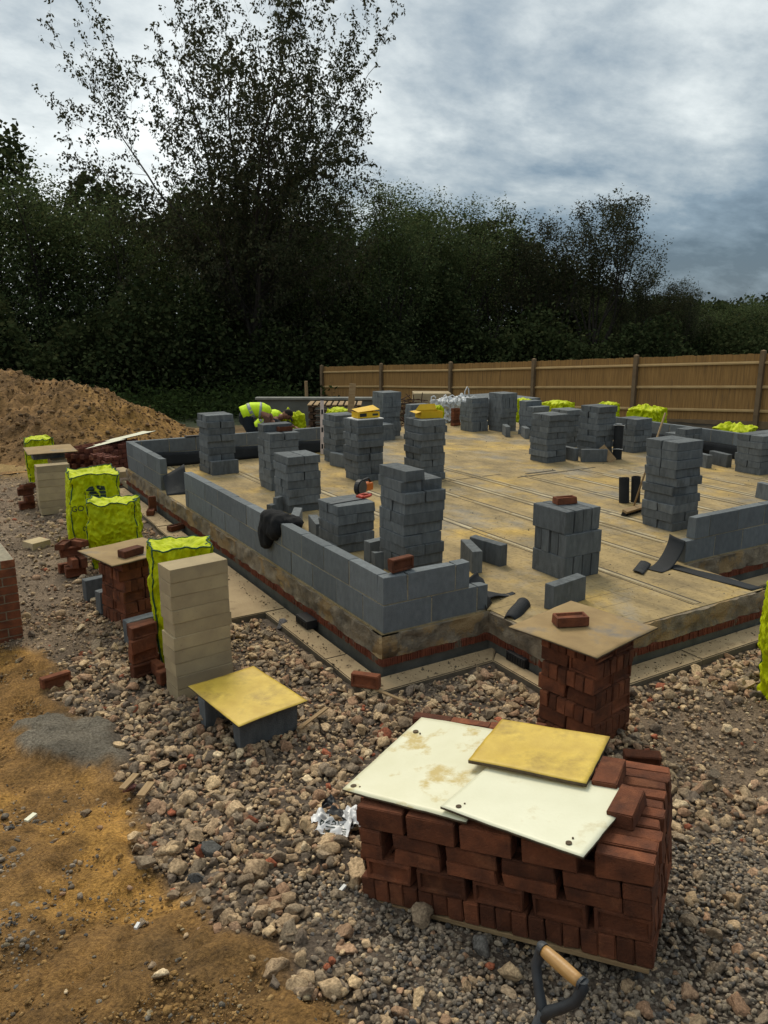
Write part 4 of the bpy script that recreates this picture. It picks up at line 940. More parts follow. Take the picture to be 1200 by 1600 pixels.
# the print on the bag: flat ink shapes just proud of the film
def text_mesh(s, size, ext=.001):
    cu = bpy.data.curves.new('t', 'FONT'); cu.body = s; cu.size = size; cu.extrude = ext; cu.resolution_u = 3
    o = bpy.data.objects.new('t', cu); C.objects.link(o); dg = bpy.context.evaluated_depsgraph_get(); me = bpy.data.meshes.new_from_object(o.evaluated_get(dg)); bpy.data.objects.remove(o); bpy.data.curves.remove(cu); return me
from mathutils.bvhtree import BVHTree
def wrap(o_root, me, name, x0, z0, m, face='-y', off=.004):
    """lay a flat mesh (x right, y up) on the front of a bag so that it follows the creases"""
    body = [k for k in bpy.data.objects if k.parent == o_root and k.name.startswith(('bag_body', 'bag_skin'))][0]
    t = BVHTree.FromPolygons([v.co for v in body.data.vertices], [p.vertices for p in body.data.polygons])
    bm = bmesh.new(); bm.from_mesh(me); bmesh.ops.triangulate(bm, faces=bm.faces)
    for _ in range(2): bmesh.ops.subdivide_edges(bm, edges=[e for e in bm.edges if e.calc_length() > .012], cuts=1)
    for v in bm.verts:
        p = Vector((x0 + v.co.x, -3, z0 + v.co.y)); h = t.ray_cast(p, Vector((0, 1, 0)))
        if h[0]: v.co = h[0] + Vector((0, -off - v.co.z, 0))
        else: v.co = Vector((p.x, -.3, p.z))
    bm.to_mesh(me); bm.free(); me.name = name; return ob(name, me, m, o_root)
wrap(bgB, text_mesh('GO', .095), 'lettering', -.27, .46, M_print); wrap(bgB, text_mesh('0', .085), 'lettering', -.16, .20, M_print)
lg = MB(); 
lg.add([(-.12, 0, 0), (.12, 0, 0), (.12, .04, 0), (-.12, .04, 0)], [(0, 1, 2, 3)]); lg.add([(-.12, .048, 0), (.12, .048, 0), (.12, .082, 0), (-.12, .082, 0)], [(0, 1, 2, 3)])
lg.add([(-.12, .09, 0), (.12, .09, 0), (.11, .135, 0), (.03, .15, 0), (-.06, .135, 0)], [(0, 1, 2, 3, 4)])
wrap(bgB, lg.mesh('logo'), 'logo', .02, .60, M_print)

# ------------------------------------------------------------------ white bags, pallets, rebar, far wall
for i, (x, y, w, h, rz, lab) in enumerate(((8.12, 10.55, .62, .86, 10, 'white woven bulk bag with lifting loops, left one before the fence'), (8.92, 10.95, .62, .80, -15, 'white woven bulk bag, right one with tall upright strap'))):
    rt, V = bag(x, y, w, w * .9, h, rz, lab, z0=-.36, seed=30 + i, top='slump', m=M_wbag, seams=False, crumple=.035)
    for sx, sy in ((-1, -1), (1, -1), (1, 1), (-1, 1)):
        hd = MB(); hgt = .10 if (i, sx, sy) != (1, 1, 1) else .30
        hd.tube([(sx * w * .45, sy * w * .40, h - .06), (sx * w * .40, sy * w * .40, h + hgt * .8), (sx * w * .32, sy * w * .34, h + hgt), (sx * w * .22, sy * w * .36, h + hgt * .6), (sx * w * .25, sy * w * .38, h - .02)], .016, 6)
        ob('handle', hd.mesh('handle', True), M_wbag, rt)
    if i == 0: wrap(rt, text_mesh('A', .2), 'lettering', .0, .42, M_print)
tb = MB()
tp = tag(ob('block_pack', block_mesh(1.0, .75, .9, .01, 77), M_tanblock), 'pale tan wrapped block pack standing before the fence', 'block pack'); tp.location = (9.2, 12.75, -.42); tp.rotation_euler = (0, 0, R(-30))
# rusty mesh offcuts tangled in a heap
rv = random.Random(5); t_ = MB()
for i in range(90):
    x, y, z = rv.gauss(0, .25), rv.gauss(0, .22), rv.uniform(.1, .85); d = Vector((rv.gauss(0, 1), rv.gauss(0, 1), rv.gauss(0, .6))).normalized() * rv.uniform(.15, .4)
    t_.tube([(x - d.x, y - d.y, max(.02, z - d.z)), (x + rv.gauss(0, .03), y, z), (x + d.x, y + d.y, z + d.z * .6)], .012, 5)
M_rust = mat('rusty_steel', (.09, .05, .03), .9, (.05, .03, .02), 20, .3, 60)
o = tag(ob('scrap_heap', t_.mesh('scrap_heap'), M_rust), 'dark tangled heap of rusty bars before the fence', 'scrap heap'); o.location = (8.05, 12.1, -.45)
# timber pallet stack behind the workers
pa = empty('pallet_stack', 'stack of pallets with slatted top behind upright plank', 'pallet', (5.35, 11.0, -.42), R(-31))
b = MB()
for i in range(9): b.box((-.60 + i * .138, -.42, .94), (-.60 + i * .138 + .095, .42, .962))
ob('slats', b.mesh('slats', bevel=.002), M_timber, pa)
b = MB()
for k in range(6):
    for x in (-.58, -.05, .48): b.box((x, -.40, .03 + .155 * k), (x + .1, .40, .115 + .155 * k))
    for y in (-.40, -.06, .30): b.box((-.58, y, .125 + .155 * k), (.58, y + .1, .145 + .155 * k))
ob('bearers', b.mesh('bearers'), M_rust, pa)
pv = MB(); 
pw_ = empty('concrete_wall', 'long low pale concrete retaining wall before the dark trees', 'wall', (0, 0, 0))
q0, q1 = np.array([5.45, 15.96]), np.array([8.6, 14.05]); d = (q1 - q0) / np.linalg.norm(q1 - q0); Ln = np.linalg.norm(q1 - q0)
b = MB(); b.box((0, 0, -1.3), (Ln, .2, .20), rz=0); a_ = math.atan2(d[1], d[0])
M_cw = mat('old_concrete', (.15, .155, .135), .9, (.10, .105, .09), 2, .4, 50)
o = ob('wall_panel', b.mesh('wall_panel'), M_cw, pw_); o.location = (q0[0], q0[1], 0); o.rotation_euler = (0, 0, a_)
b = MB(); b.box((-.05, -.06, .202), (Ln + .05, .26, .26)); o = ob('coping', b.mesh('coping', bevel=.006), mat('coping_stone', (.27, .27, .24), .9, (.18, .18, .16), 4, .3, 50), pw_); o.location = (q0[0], q0[1], 0); o.rotation_euler = (0, 0, a_)
b = MB(); b.tube([(7.25, 16.5, -1.0), (7.25, 16.5, .1), (7.24, 16.5, .62)], [.06, .055, .05], 8); tag(ob('old_post', b.mesh('old_post'), M_timber), 'single weathered grey post left of the fence end', 'post')

# ------------------------------------------------------------------ tools and small things on the floor
lv = empty('spirit_level', 'long pale spirit level standing upright against the rear wall', 'spirit level', (3.36, 7.72, 0), (R(-1.5), R(1.0), R(-20)))
b = MB(); b.box((-.032, -.012, 0), (.032, .012, .98)); ob('beam', b.mesh('beam', bevel=.003), M_pink, lv)
b = MB()
for z in (.10, .40, .72): b.box((-.016, -.0145, z), (.016, -.0125, z + .085))
for z in (.10, .40, .72): b.box((-.016, .0125, z), (.016, .0145, z + .085))
ob('hand_slot', b.mesh('hand_slot'), M_dark, lv)
b = MB(); b.box((-.034, -.014, .965), (.034, .014, .985)); ob('end_cap', b.mesh('end_cap'), M_dark, lv)
b = MB(); b.box((-.06, -.012, 0), (.06, .012, 1.22)); o = tag(ob('timber_plank', b.mesh('timber_plank', bevel=.003), M_timber), 'upright timber plank leaning behind the closed yellow box', 'plank'); o.location = (4.05, 8.02, 0); o.rotation_euler = (R(-2), R(5), R(-25))
def carton(x, y, z, rz, label, opened):
    t = empty('yellow_box', label, 'box', (x, y, z), R(rz))
    w, d, h = .36, .22, .10 if opened else .085; b = MB(); tk = .004
    b.box((-w / 2, -d / 2, 0), (w / 2, d / 2, tk))
    b.box((-w / 2, -d / 2, tk), (w / 2, -d / 2 + tk, h)); b.box((-w / 2, d / 2 - tk, tk), (w / 2, d / 2, h)); b.box((-w / 2, -d / 2 + tk, tk), (-w / 2 + tk, d / 2 - tk, h)); b.box((w / 2 - tk, -d / 2 + tk, tk), (w / 2, d / 2 - tk, h))
    ob('tray', b.mesh('tray'), M_box, t)
    def lid(pts4, nm):
        k = MB(); P = [Vector(p) for p in pts4]; n = (P[1] - P[0]).cross(P[3] - P[0]).normalized() * tk
        k.add([tuple(p) for p in P] + [tuple(p + n) for p in P], [(0, 3, 2, 1), (4, 5, 6, 7), (0, 1, 5, 4), (1, 2, 6, 5), (2, 3, 7, 6), (3, 0, 4, 7)]); ob(nm, k.mesh(nm), M_box, t)
    if opened:
        lid([(-w / 2, d / 2, h), (w / 2, d / 2, h), (w / 2, d / 2 + .05, h + .085), (-w / 2 + .1, d / 2 + .05, h + .085)], 'lid')
        lid([(-w / 2 - .09, -d / 2, h - .02), (-w / 2, -d / 2, h), (-w / 2, d / 2, h), (-w / 2 - .09, d / 2, h - .01)], 'flap')
        k = MB(); k.box((-w / 2 + .006, -d / 2 + .006, .006), (w / 2 - .006, d / 2 - .006, .05)); ob('contents', k.mesh('contents'), M_dark, t)
    else:
        lid([(-w / 2, -d / 2, h + .002), (w / 2, -d / 2, h + .03), (w / 2, d / 2, h + .075), (-w / 2, d / 2, h + .03)], 'lid')
        k = MB(); k.box((-w / 2 + .03, -d / 2 - .003, .02), (-w / 2 + .14, -d / 2 - .001, .07)); ob('box_label', k.mesh('box_label'), M_dark, t)
        k = MB(); k.box((w / 2 - .12, -d / 2 - .003, .03), (w / 2 - .03, -d / 2 - .001, .06)); ob('side_print', k.mesh('side_print'), M_print, t)
carton(2.93, 5.38, zD + .02, -3, 'yellow box with bulging lid, closed, on the block stack', False)
carton(3.82, 5.0, zE, -8, 'open yellow box with dark inside on top of block stack', True)
k = MB(); k.box((2.70, 5.20, zD + .001), (3.14, 5.55, zD + .012)); tag(ob('white_sheet', k.mesh('white_sheet'), M_white), 'white plastic sheet edge beneath the closed yellow box', 'sheet')
# hand saw
sw = empty('hand_saw', 'hand saw with red and black grip lying on low stack', 'hand saw', (1.08, 2.25, zG + .004), R(12))
k = MB(); k.add([(-.42, -.02, 0), (0, -.06, 0), (0, .06, 0), (-.42, .03, 0), (-.42, -.02, .002), (0, -.06, .002), (0, .06, .002), (-.42, .03, .002)], [(0, 3, 2, 1), (4, 5, 6, 7), (0, 1, 5, 4), (1, 2, 6, 5), (2, 3, 7, 6), (3, 0, 4, 7)]); ob('blade', k.mesh('blade'), M_steel, sw)
k = MB(); k.tube([(-.01, -.045, .012), (.06, -.055, .016), (.11, -.03, .016), (.12, .02, .016), (.09, .055, .014), (.02, .05, .012), (-.01, .03, .012)], .016, 8); k.box((-.03, -.05, .001), (.02, .05, .022)); ob('grip', k.mesh('grip', bevel=0), M_redp, sw)
k = MB(); k.tube([(.12, -.02, .02), (.125, .02, .02)], .018, 8); ob('grip_pad', k.mesh('grip_pad'), M_dark, sw)
# orange cut-off saw
co = empty('cutting_saw', 'orange and black cutting saw half hidden behind tall corner stack', 'power saw', (1.30, 2.55, zG), R(25))
k = MB(); k.box((-.07, -.045, .0), (.10, .045, .085)); ob('motor_body', k.mesh('motor_body', bevel=.012), M_orange, co)
k = MB(); k.tube([(-.11, -.05, .055), (-.11, -.045, .055)], .075, 20); ob('disc', k.mesh('disc'), M_steel, co)
k = MB(); k.tube([(-.11, -.04, .055), (-.11, .01, .055)], .088, 20); ob('guard', k.mesh('guard'), M_dark, co)
k = MB(); k.tube([(-.05, 0, .08), (-.02, 0, .125), (.06, 0, .13), (.11, 0, .08)], .013, 8); ob('handle', k.mesh('handle', True), M_dark, co)
# broom
br_ = empty('broom', 'wide broom with long wooden handle leaning behind tall right stack', 'broom', (4.44, 1.66, 0), 0)
k = MB(); Mx = T(0, 0, 0) @ RZ(12) @ Matrix.Rotation(R(20), 4, 'X')
k.box((-.02, -.035, .055), (.54, .035, .085), M=Mx); ob('broom_head', k.mesh('broom_head', bevel=.004), M_timber, br_)
k = MB()
for i in range(44):
    for j in range(4):
        x = -.012 + i * .0124; yy = -.028 + j * .018; k.box((x, yy, .0), (x + .008, yy + .011, .056), M=Mx @ T(0, rbk.gauss(0, .004), 0))
ob('bristles', k.mesh('bristles'), M_dark, br_)
k = MB(); p0 = Vector((.25, .07, .07)); p1 = Vector((.60, -.01, 1.235)); k.tube([p0, (p0 + p1) / 2, p1], .0125, 10); ob('handle', k.mesh('handle', True), M_timber, br_)
# membrane rolls
def roll(name, x, y, r, h, rz, label, tilt=0, inner=.4):
    t = MB(); n = 20
    P = []
    turns = 3
    for i in range(turns * n + 1):
        a = 2 * math.pi * i / n; rr = r * (inner + (1 - inner) * i / (turns * n)); P.append((rr * math.cos(a), rr * math.sin(a)))
    V = [(px, py, z) for z in (0, h) for px, py in P] + [(px * .975, py * .975, z) for z in (0, h) for px, py in P]; m_ = len(P); F = []
    for i in range(m_ - 1): F += [(i, i + 1, m_ + i + 1, m_ + i), (2 * m_ + i + 1, 2 * m_ + i, 3 * m_ + i, 3 * m_ + i + 1), (m_ + i, m_ + i + 1, 3 * m_ + i + 1, 3 * m_ + i)]
    F += [(m_ - 1, 3 * m_ - 1, 4 * m_ - 1, 2 * m_ - 1)]
    me = bpy.data.meshes.new(name); me.from_pydata(V, [], F); o = ob(name, me, M_dpc); o.location = (x, y, 0.003); o.rotation_euler = (R(tilt), 0, R(rz)); return tag(o, label, 'membrane roll')
r1 = roll('membrane_roll', 7.52, 4.60, .085, .60, 0, 'tall black membrane roll standing beside the dark block stack')
k = MB()
for z in (.18, .595): k.tube([(.087 * math.cos(a), .087 * math.sin(a), z + .01 * math.sin(a * 2)) for a in np.linspace(0, 2 * math.pi, 21)], .006, 6)
ob('white_band', k.mesh('white_band', True), M_white, r1)
roll('membrane_roll', 5.02, 2.18, .075, .33, 20, 'short black membrane roll, left of two standing by the broom', -4, .2)
roll('membrane_roll', 5.17, 2.12, .07, .34, 70, 'short black membrane roll, right of two standing by the broom', -3, .25)
k = MB(); k.box((-.07, -.009, 0), (.07, .009, .32)); o = tag(ob('board_offcut', k.mesh('board_offcut', bevel=.002), M_timber), 'short pale board offcut leaning on the dark stack', 'board'); o.location = (7.24, 4.42, .01); o.rotation_euler = (R(-20), R(-38), R(-20))
k = MB(); k.box((.95, 7.955, .452), (1.25, 8.03, .475)); tag(ob('slate_offcut', k.mesh('slate_offcut', bevel=.002), M_dark), 'dark slate offcut lying on the rear wall top', 'slate')
# coat thrown over the wall
mbd = bpy.data.metaballs.new('coat'); mbd.resolution = .02; mbd.threshold = .5
for cx, cy, cz, sx, sy, sz in ((-.02, 2.12, .40, .11, .24, .19), (-.04, 2.18, .27, .09, .17, .19), (.05, 2.10, .46, .17, .26, .085), (.15, 1.97, .43, .15, .20, .08), (-.02, 2.0, .38, .08, .15, .14)):
    e_ = mbd.elements.new(); e_.type = 'ELLIPSOID'; e_.co = (cx, cy, cz); e_.radius = .5; e_.size_x = sx * 2.1; e_.size_y = sy * 2.1; e_.size_z = sz * 2.1; e_.stiffness = 2
mo_b = bpy.data.objects.new('mb', mbd); C.objects.link(mo_b); dg = bpy.context.evaluated_depsgraph_get(); me = bpy.data.meshes.new_from_object(mo_b.evaluated_get(dg)); bpy.data.objects.remove(mo_b)
co_ = np.array([v.co[:] for v in me.vertices]); no_ = np.array([v.normal[:] for v in me.vertices])
fo_ = .020 * (1 - 2 * np.abs(noise(co_[:, 0] * 10 + co_[:, 2] * 4, co_[:, 1] * 17, co_[:, 2] * 5, 3))) + .010 * noise(co_[:, 0] * 30, co_[:, 1] * 40, co_[:, 2] * 18, 5)
co_ = co_ + no_ * fo_[:, None]; me.vertices.foreach_set('co', co_.astype(np.float32).ravel()); me.name = 'coat'; me.polygons.foreach_set('use_smooth', [True] * len(me.polygons)); me.update()
tag(ob('coat', me, M_fabric), 'crumpled black coat draped over the left block wall', 'coat')
# shovel grip
sh = empty('shovel', 'shovel with varnished wooden D grip standing before the near pack', 'shovel', (-1.597, -3.535, .700), 0)
G0 = Vector((0, .066, .0)); G1 = Vector((.008, -.062, .0))
k = MB(); k.tube([G0 + (G1 - G0) * t for t in np.linspace(0, 1, 9)], [.0155, .0168, .0175, .018, .018, .018, .0175, .0168, .0155], 16); ob('grip', k.mesh('grip', True), M_gripw, sh)
dn = Vector((-.045, .02, -.165)); J = dn * .80
k = MB()
for s_, g in ((1, G0), (-1, G1)):
    ax = (g - (G0 + G1) / 2).normalized()
    k.tube([g + ax * .004 + Vector((0, 0, .012)), g + ax * .006 + Vector((0, 0, -.006)), g * .98 + ax * .006 + dn * .30, g * .62 + dn * .56, g * .22 + dn * .74, J + dn * .12], [.0150, .0165, .0145, .0140, .0150, .0165], 12)
ob('yoke', k.mesh('yoke', True), M_shov, sh)
k = MB()
for g, s_ in ((G0, 1), (G1, -1)):
    ax = (g - (G0 + G1) / 2).normalized(); k.tube([g - ax * .002, g + ax * .006], .0185, 16)
ob('grip_collar', k.mesh('grip_collar', False), M_shov, sh)
k = MB(); k.tube([J, dn * 1.6, dn * 2.9], [.017, .0165, .016], 12); ob('shaft', k.mesh('shaft', True), M_shov, sh)
k = MB(); e0 = dn * 2.85; k.tube([e0, e0 + dn * .35], [.02, .03], 10); k.box((-.11, -.008, -.20), (.11, .008, .0), M=Matrix.Translation(e0 + dn * .3) @ Matrix.Rotation(R(12), 4, 'X')); ob('blade', k.mesh('blade', bevel=.003), M_steel, sh)
# crumpled printed film with O22V
tr_S = 1.25
tr = empty('crumpled_packaging', 'crumpled white and dark printed packaging lettered 022V in rubble', 'litter', (-1.27, -1.62, float(gh(-1.27, -1.62)) + .050), R(-38))
tr.scale = (tr_S, tr_S, tr_S)
def crum(x0, y0, w, h, seed, zz):
    n = 22; X, Y = np.meshgrid(np.linspace(0, w, n), np.linspace(0, h, n), indexing='ij')
    Z = zz + .030 * (np.abs(fbm(X * 22 + seed, Y * 22, 0, 3, seed)) - .2) + .02 * noise(X * 9, Y * 9, seed, seed)
    me = mesh_np('film', np.stack([X + x0 + .01 * noise(X * 20, Y * 20, 3, seed), Y + y0 + .012 * noise(X * 20, Y * 20, 9, seed), Z], -1).reshape(-1, 3), [(i * n + j, (i + 1) * n + j, (i + 1) * n + j + 1, i * n + j + 1) for i in range(n - 1) for j in range(n - 1)])
    return me
fl = ob('bag_skin', crum(-.075, -.05, .15, .085, 3, .012), M_paper, tr)
sd = fl.modifiers.new('s', 'SOLIDIFY'); sd.thickness = .001
for i, (x0, y0, w, h, zz, mm) in enumerate(((-.06, .03, .13, .07, .02, M_dark), (.02, .02, .09, .10, .03, M_paper), (-.10, .05, .08, .045, .015, M_paper), (.055, -.02, .06, .06, .02, M_paper), (.0, .06, .06, .04, .05, M_dark))):
    f_ = ob('torn_fold', crum(x0, y0, w, h, 7 + i, zz), mm, tr); f_.rotation_euler = (R(8 * i - 12), R(10 - 7 * i), R(15 * i - 20))
def lay(me, x0, y0, m, nm):
    t = BVHTree.FromPolygons([v.co for v in fl.data.vertices], [p.vertices for p in fl.data.polygons])
    bm = bmesh.new(); bm.from_mesh(me); bmesh.ops.triangulate(bm, faces=bm.faces)
    for v in bm.verts:
        h = t.ray_cast(Vector((x0 + v.co.x, y0 + v.co.y, 1)), Vector((0, 0, -1))); v.co = (h[0] if h[0] else Vector((x0 + v.co.x, y0 + v.co.y, .03))) + Vector((0, 0, .0025))
    bm.to_mesh(me); bm.free(); me.name = nm; ob(nm, me, m, tr)
lay(text_mesh('022V', .048, 0), -.062, -.012, M_print, 'lettering')
ln_ = MB()
for i in range(3): ln_.add([(0, -i * .009, 0), (.085, -i * .009, 0), (.085, -i * .009 - .004, 0), (0, -i * .009 - .004, 0)], [(0, 3, 2, 1)])
lay(ln_.mesh('l'), -.03, -.024, M_print, 'printed_line')
# sticks, splinters, scraps
def stick(a, b, r_, label, m=M_timber):
    za, zb = float(gh(*a)) + .05, float(gh(*b)) + .06; k = MB(); L_ = math.dist(a, b); k.box((-L_ / 2, -r_, -.006), (L_ / 2, r_, .006))
    o = tag(ob('timber_scrap', k.mesh('timber_scrap', bevel=.001), m), label, 'timber scrap'); o.location = ((a[0] + b[0]) / 2, (a[1] + b[1]) / 2, (za + zb) / 2); o.rotation_euler = (0, -math.atan2(zb - za, L_), math.atan2(b[1] - a[1], b[0] - a[0]))
stick((-.93, -.46), (-.64, -.30), .014, 'thin timber batten offcut on rubble right of the yellow table')
stick((-.24, -.10), (-.12, -.50), .012, 'curved timber sliver on the rubble below the ledge corner')
stick((-2.10, -.60), (-1.99, -.48), .020, 'splintered pale wood flake at the clay edge')
stick((-2.03, -.74), (-1.94, -.62), .024, 'second broader wood splinter beside the first at clay edge')
stick((-2.61, -.71), (-2.56, -.67), .014, 'small cream scrap on the clay near left edge', M_wply2)
stick((-2.335, -1.925), (-2.315, -1.905), .007, 'tiny white scrap lying on open clay', M_white)
stick((-1.49, -2.10), (-1.455, -2.085), .008, 'small white plastic sliver in rubble left of the pack', M_white)

# ------------------------------------------------------------------ workers
M_vest = mat('hi_vis_vest', (.62, .85, .015), .7, (.5, .72, .01), 12, .3, 60)
M_tape = mat('reflective_tape', (.32, .34, .34), .45, bump=0)
M_trou = mat('dark_trousers', (.022, .027, .034), .95, (.014, .018, .024), 12, .3, 60)
M_skin = mat('skin', (.30, .14, .09), .6, (.25, .115, .075), 12, .05, 60)
M_hair = mat('dark_hair', (.02, .015, .012), .9, bump=.4)
M_sleeve = mat('dark_sweatshirt', (.02, .022, .028), .95, bump=.3)
M_brown = mat('brown_sweatshirt', (.13, .068, .045), .9, bump=.3)
M_boot = mat('work_boot', (.10, .055, .025), .8, bump=.2)
def skinned(name, P, E_, Rr, m, parent, sub=2, root=0):
    me = bpy.data.meshes.new(name); me.from_pydata([tuple(p) for p in P], E_, []); o = ob(name, me, m, parent)
    sk = o.modifiers.new('Skin', 'SKIN'); sk.use_smooth_shade = True
    if not me.skin_vertices: me.skin_vertices.new()
    for i, v in enumerate(me.skin_vertices[0].data): r_ = Rr[i]; v.radius = r_ if isinstance(r_, tuple) else (r_, r_); v.use_root = (i == root)
    s = o.modifiers.new('Sub', 'SUBSURF'); s.levels = sub; s.render_levels = sub
    dg = bpy.context.evaluated_depsgraph_get(); me2 = bpy.data.meshes.new_from_object(o.evaluated_get(dg)); o.modifiers.clear(); o.data = me2; me2.name = name
    if not me2.materials: me2.materials.append(m)
    return o
def hand(parent, wrist, d, m):
    """palm plus five bent fingers, d = pointing direction"""
    d = Vector(d).normalized(); sd = d.cross(Vector((0, 0, 1))).normalized(); n = sd.cross(d)
    w = Vector(wrist); P = [w, w + d * .045, w + d * .085]; Rr = [.024, (.036, .018), (.038, .015)]; E_ = [(0, 1), (1, 2)]
    for i, (o_, ln) in enumerate(((-.030, .060), (-.010, .072), (.010, .068), (.028, .052))):
        b = len(P); P += [w + d * .085 + sd * o_, w + d * (.085 + ln * .55) + sd * o_ * 1.15 - n * .008, w + d * (.085 + ln * .9) + sd * o_ * 1.2 - n * .028]; Rr += [.010, .009, .008]; E_ += [(2, b), (b, b + 1), (b + 1, b + 2)]
    b = len(P); P += [w + d * .035 - sd * .040, w + d * .070 - sd * .058 - n * .012]; Rr += [.011, .009]; E_ += [(1, b), (b, b + 1)]
    return skinned('hand', P, E_, Rr, m, parent, 1)
def person(x, y, z0, rz, label, hip, chest, neck, head, sho, elb, wri, kneeL, kneeR, sleeve, cap):
    """bent-over figure facing +x in its own frame"""
    t = empty('person', label, 'person', (x, y, z0), R(rz)); V_ = Vector
    hip, chest, neck, head = map(V_, (hip, chest, neck, head)); mid = (hip + chest) / 2 + V_((0, 0, .05)); w = .09
    P = [hip, mid, chest, neck, neck + (head - neck) * .5]; Rr = [(.15, .12), (.145, .115), (.165, .125), .065, .055]; E_ = [(0, 1), (1, 2), (2, 3), (3, 4)]
    legs = []
    for s, kn in ((1, kneeL), (-1, kneeR)):
        b = len(P); P += [hip + V_((0, s * .10, -.03)), V_(kn[0]), V_(kn[1]), V_(kn[1]) + V_((.13, 0, -.05))]; Rr += [.105, .068, .048, .045]; E_ += [(0, b), (b, b + 1), (b + 1, b + 2), (b + 2, b + 3)]
    for s in (1, -1):
        b = len(P); S0 = V_(sho); P += [V_((S0.x, s * .19, S0.z)), V_((elb[0], s * elb[1], elb[2])), V_((wri[0], s * wri[1], wri[2]))]; Rr += [.066, .044, .030]; E_ += [(2, b), (b, b + 1), (b + 1, b + 2)]
    skinned('body', P, E_, Rr, M_skin, t, 2)
    # trousers, shirt and vest follow the body a little larger
    Pt = [hip + V_((.05, 0, .02)), hip]; Rt = [(.155, .13), (.168, .138)]; Et = [(0, 1)]
    for s, kn in ((1, kneeL), (-1, kneeR)):
        b = len(Pt); Pt += [hip + V_((0, s * .10, -.03)), V_(kn[0]), V_(kn[1])]; Rt += [.122, .086, .070]; Et += [(1, b), (b, b + 1), (b + 1, b + 2)]
    skinned('trousers', Pt, Et, Rt, M_trou, t, 2, 1)
    for s, kn in ((1, kneeL), (-1, kneeR)):
        f = V_(kn[1]); skinned('boot', [f + V_((-.03, 0, .0)), f + V_((-.02, 0, -.07)), f + V_((.08, 0, -.085)), f + V_((.17, 0, -.09))], [(0, 1), (1, 2), (2, 3)], [.062, .060, .050, .042], M_boot, t, 2)
    for s in (1, -1):
        S0 = V_((sho[0], s * .19, sho[2])); El = V_((elb[0], s * elb[1], elb[2])); Wr = V_((wri[0], s * wri[1], wri[2]))
        skinned('sleeve', [S0 * .96 + V_((0, -s * .02, 0)), S0, El, El + (Wr - El) * .8], [(0, 1), (1, 2), (2, 3)], [.075, .080, .058, .046], sleeve, t, 2)
        hand(t, Wr, (Wr - El) + V_((.03, 0, 0)), M_skin)
    # vest: loft of ellipses round the spine
    sp = [hip + V_((-.04, 0, -.02)), mid, chest, chest + (neck - chest) * .75]; rad = [(.20, .165), (.19, .155), (.205, .15), (.14, .10)]
    rings = []; ns = 24; seg = 12; 
    def at(tt):
        i = min(2, int(tt * 3)); f = tt * 3 - i; p = sp[i].lerp(sp[i + 1], f); d_ = (sp[min(3, i + 1)] - sp[i]).normalized(); r0, r1 = rad[i], rad[i + 1]; return p, d_, r0[0] * (1 - f) + r1[0] * f, r0[1] * (1 - f) + r1[1] * f
    def loft(t0, t1, k, grow, nm, m):
        V = []
        for i in range(k + 1):
            p, d_, ry, rz_ = at(t0 + (t1 - t0) * i / k); n = V_((0, 1, 0)); u = n.cross(d_).normalized()
            for a in range(ns):
                th = 2 * math.pi * a / ns; c, s_ = math.cos(th), math.sin(th); g = grow + .008 * math.sin(a * 2.7 + i)
                V.append(tuple(p + n * c * (ry + g) + u * s_ * (rz_ + g)))
        F = [(i * ns + a, i * ns + (a + 1) % ns, (i + 1) * ns + (a + 1) % ns, (i + 1) * ns + a) for i in range(k) for a in range(ns)] + [tuple(range(ns))[::-1], tuple(k * ns + a for a in range(ns))]
        me = bpy.data.meshes.new(nm); me.from_pydata(V, [], F); me.polygons.foreach_set('use_smooth', [True] * len(F)); return ob(nm, me, m, t)
    loft(0, .97, seg, .0, 'vest', M_vest); loft(.20, .29, 2, .006, 'reflective_band', M_tape); loft(.50, .58, 2, .006, 'reflective_band', M_tape)
    # head with face
    hd = ob('head', None, None, t) if False else None
    dirh = (head - neck).normalized(); q = dirh.to_track_quat('Z', 'X') @ Euler((0, 0, math.pi)).to_quaternion()   # face turned down
    bm = bmesh.new(); bmesh.ops.create_icosphere(bm, subdivisions=4, radius=1)
    for v in bm.verts:
        x_, y_, z_ = v.co; jaw = 1 - .22 * max(0, -z_); v.co = Vector((x_ * .095 * jaw, y_ * .076 * jaw, z_ * .118))
        if x_ > .6: 
            nb = math.exp(-((y_ / .13) ** 2 + ((z_ + .10) / .20) ** 2)); v.co.x += .022 * nb
            for ey in (-.36, .36): v.co.x -= .010 * math.exp(-(((y_ - ey) / .16) ** 2 + ((z_ - .08) / .11) ** 2))
            v.co.x -= .006 * math.exp(-((y_ / .30) ** 2 + ((z_ + .48) / .05) ** 2))
        if abs(y_) > .8: v.co.y += math.copysign(.014 * math.exp(-((x_ / .25) ** 2 + ((z_) / .28) ** 2)), y_)
    me = bpy.data.meshes.new('head'); bm.to_mesh(me); bm.free(); me.polygons.foreach_set('use_smooth', [True] * len(me.polygons)); h = ob('head', me, M_skin, t); h.location = head; h.rotation_mode = 'QUATERNION'; h.rotation_quaternion = q
    bm = bmesh.new(); bmesh.ops.create_icosphere(bm, subdivisions=3, radius=1)
    bmesh.ops.delete(bm, geom=[v for v in bm.verts if v.co.z < (.15 if cap else -.1) + .55 * v.co.x], context='VERTS')
    for v in bm.verts: v.co = Vector((v.co.x * .104 - .004, v.co.y * .087, v.co.z * .128))
    if cap:
        g = bmesh.ops.create_cube(bm, size=1, matrix=Matrix.Translation((.11, 0, .045)) @ Matrix.Diagonal((.10, .12, .008, 1)))
    me = bpy.data.meshes.new('hair'); bm.to_mesh(me); bm.free(); me.polygons.foreach_set('use_smooth', [True] * len(me.polygons)); hh = ob('cap' if cap else 'hair', me, M_hair, t); hh.location = head; hh.rotation_mode = 'QUATERNION'; hh.rotation_quaternion = q
    t.scale = (.94, .94, .94); return t
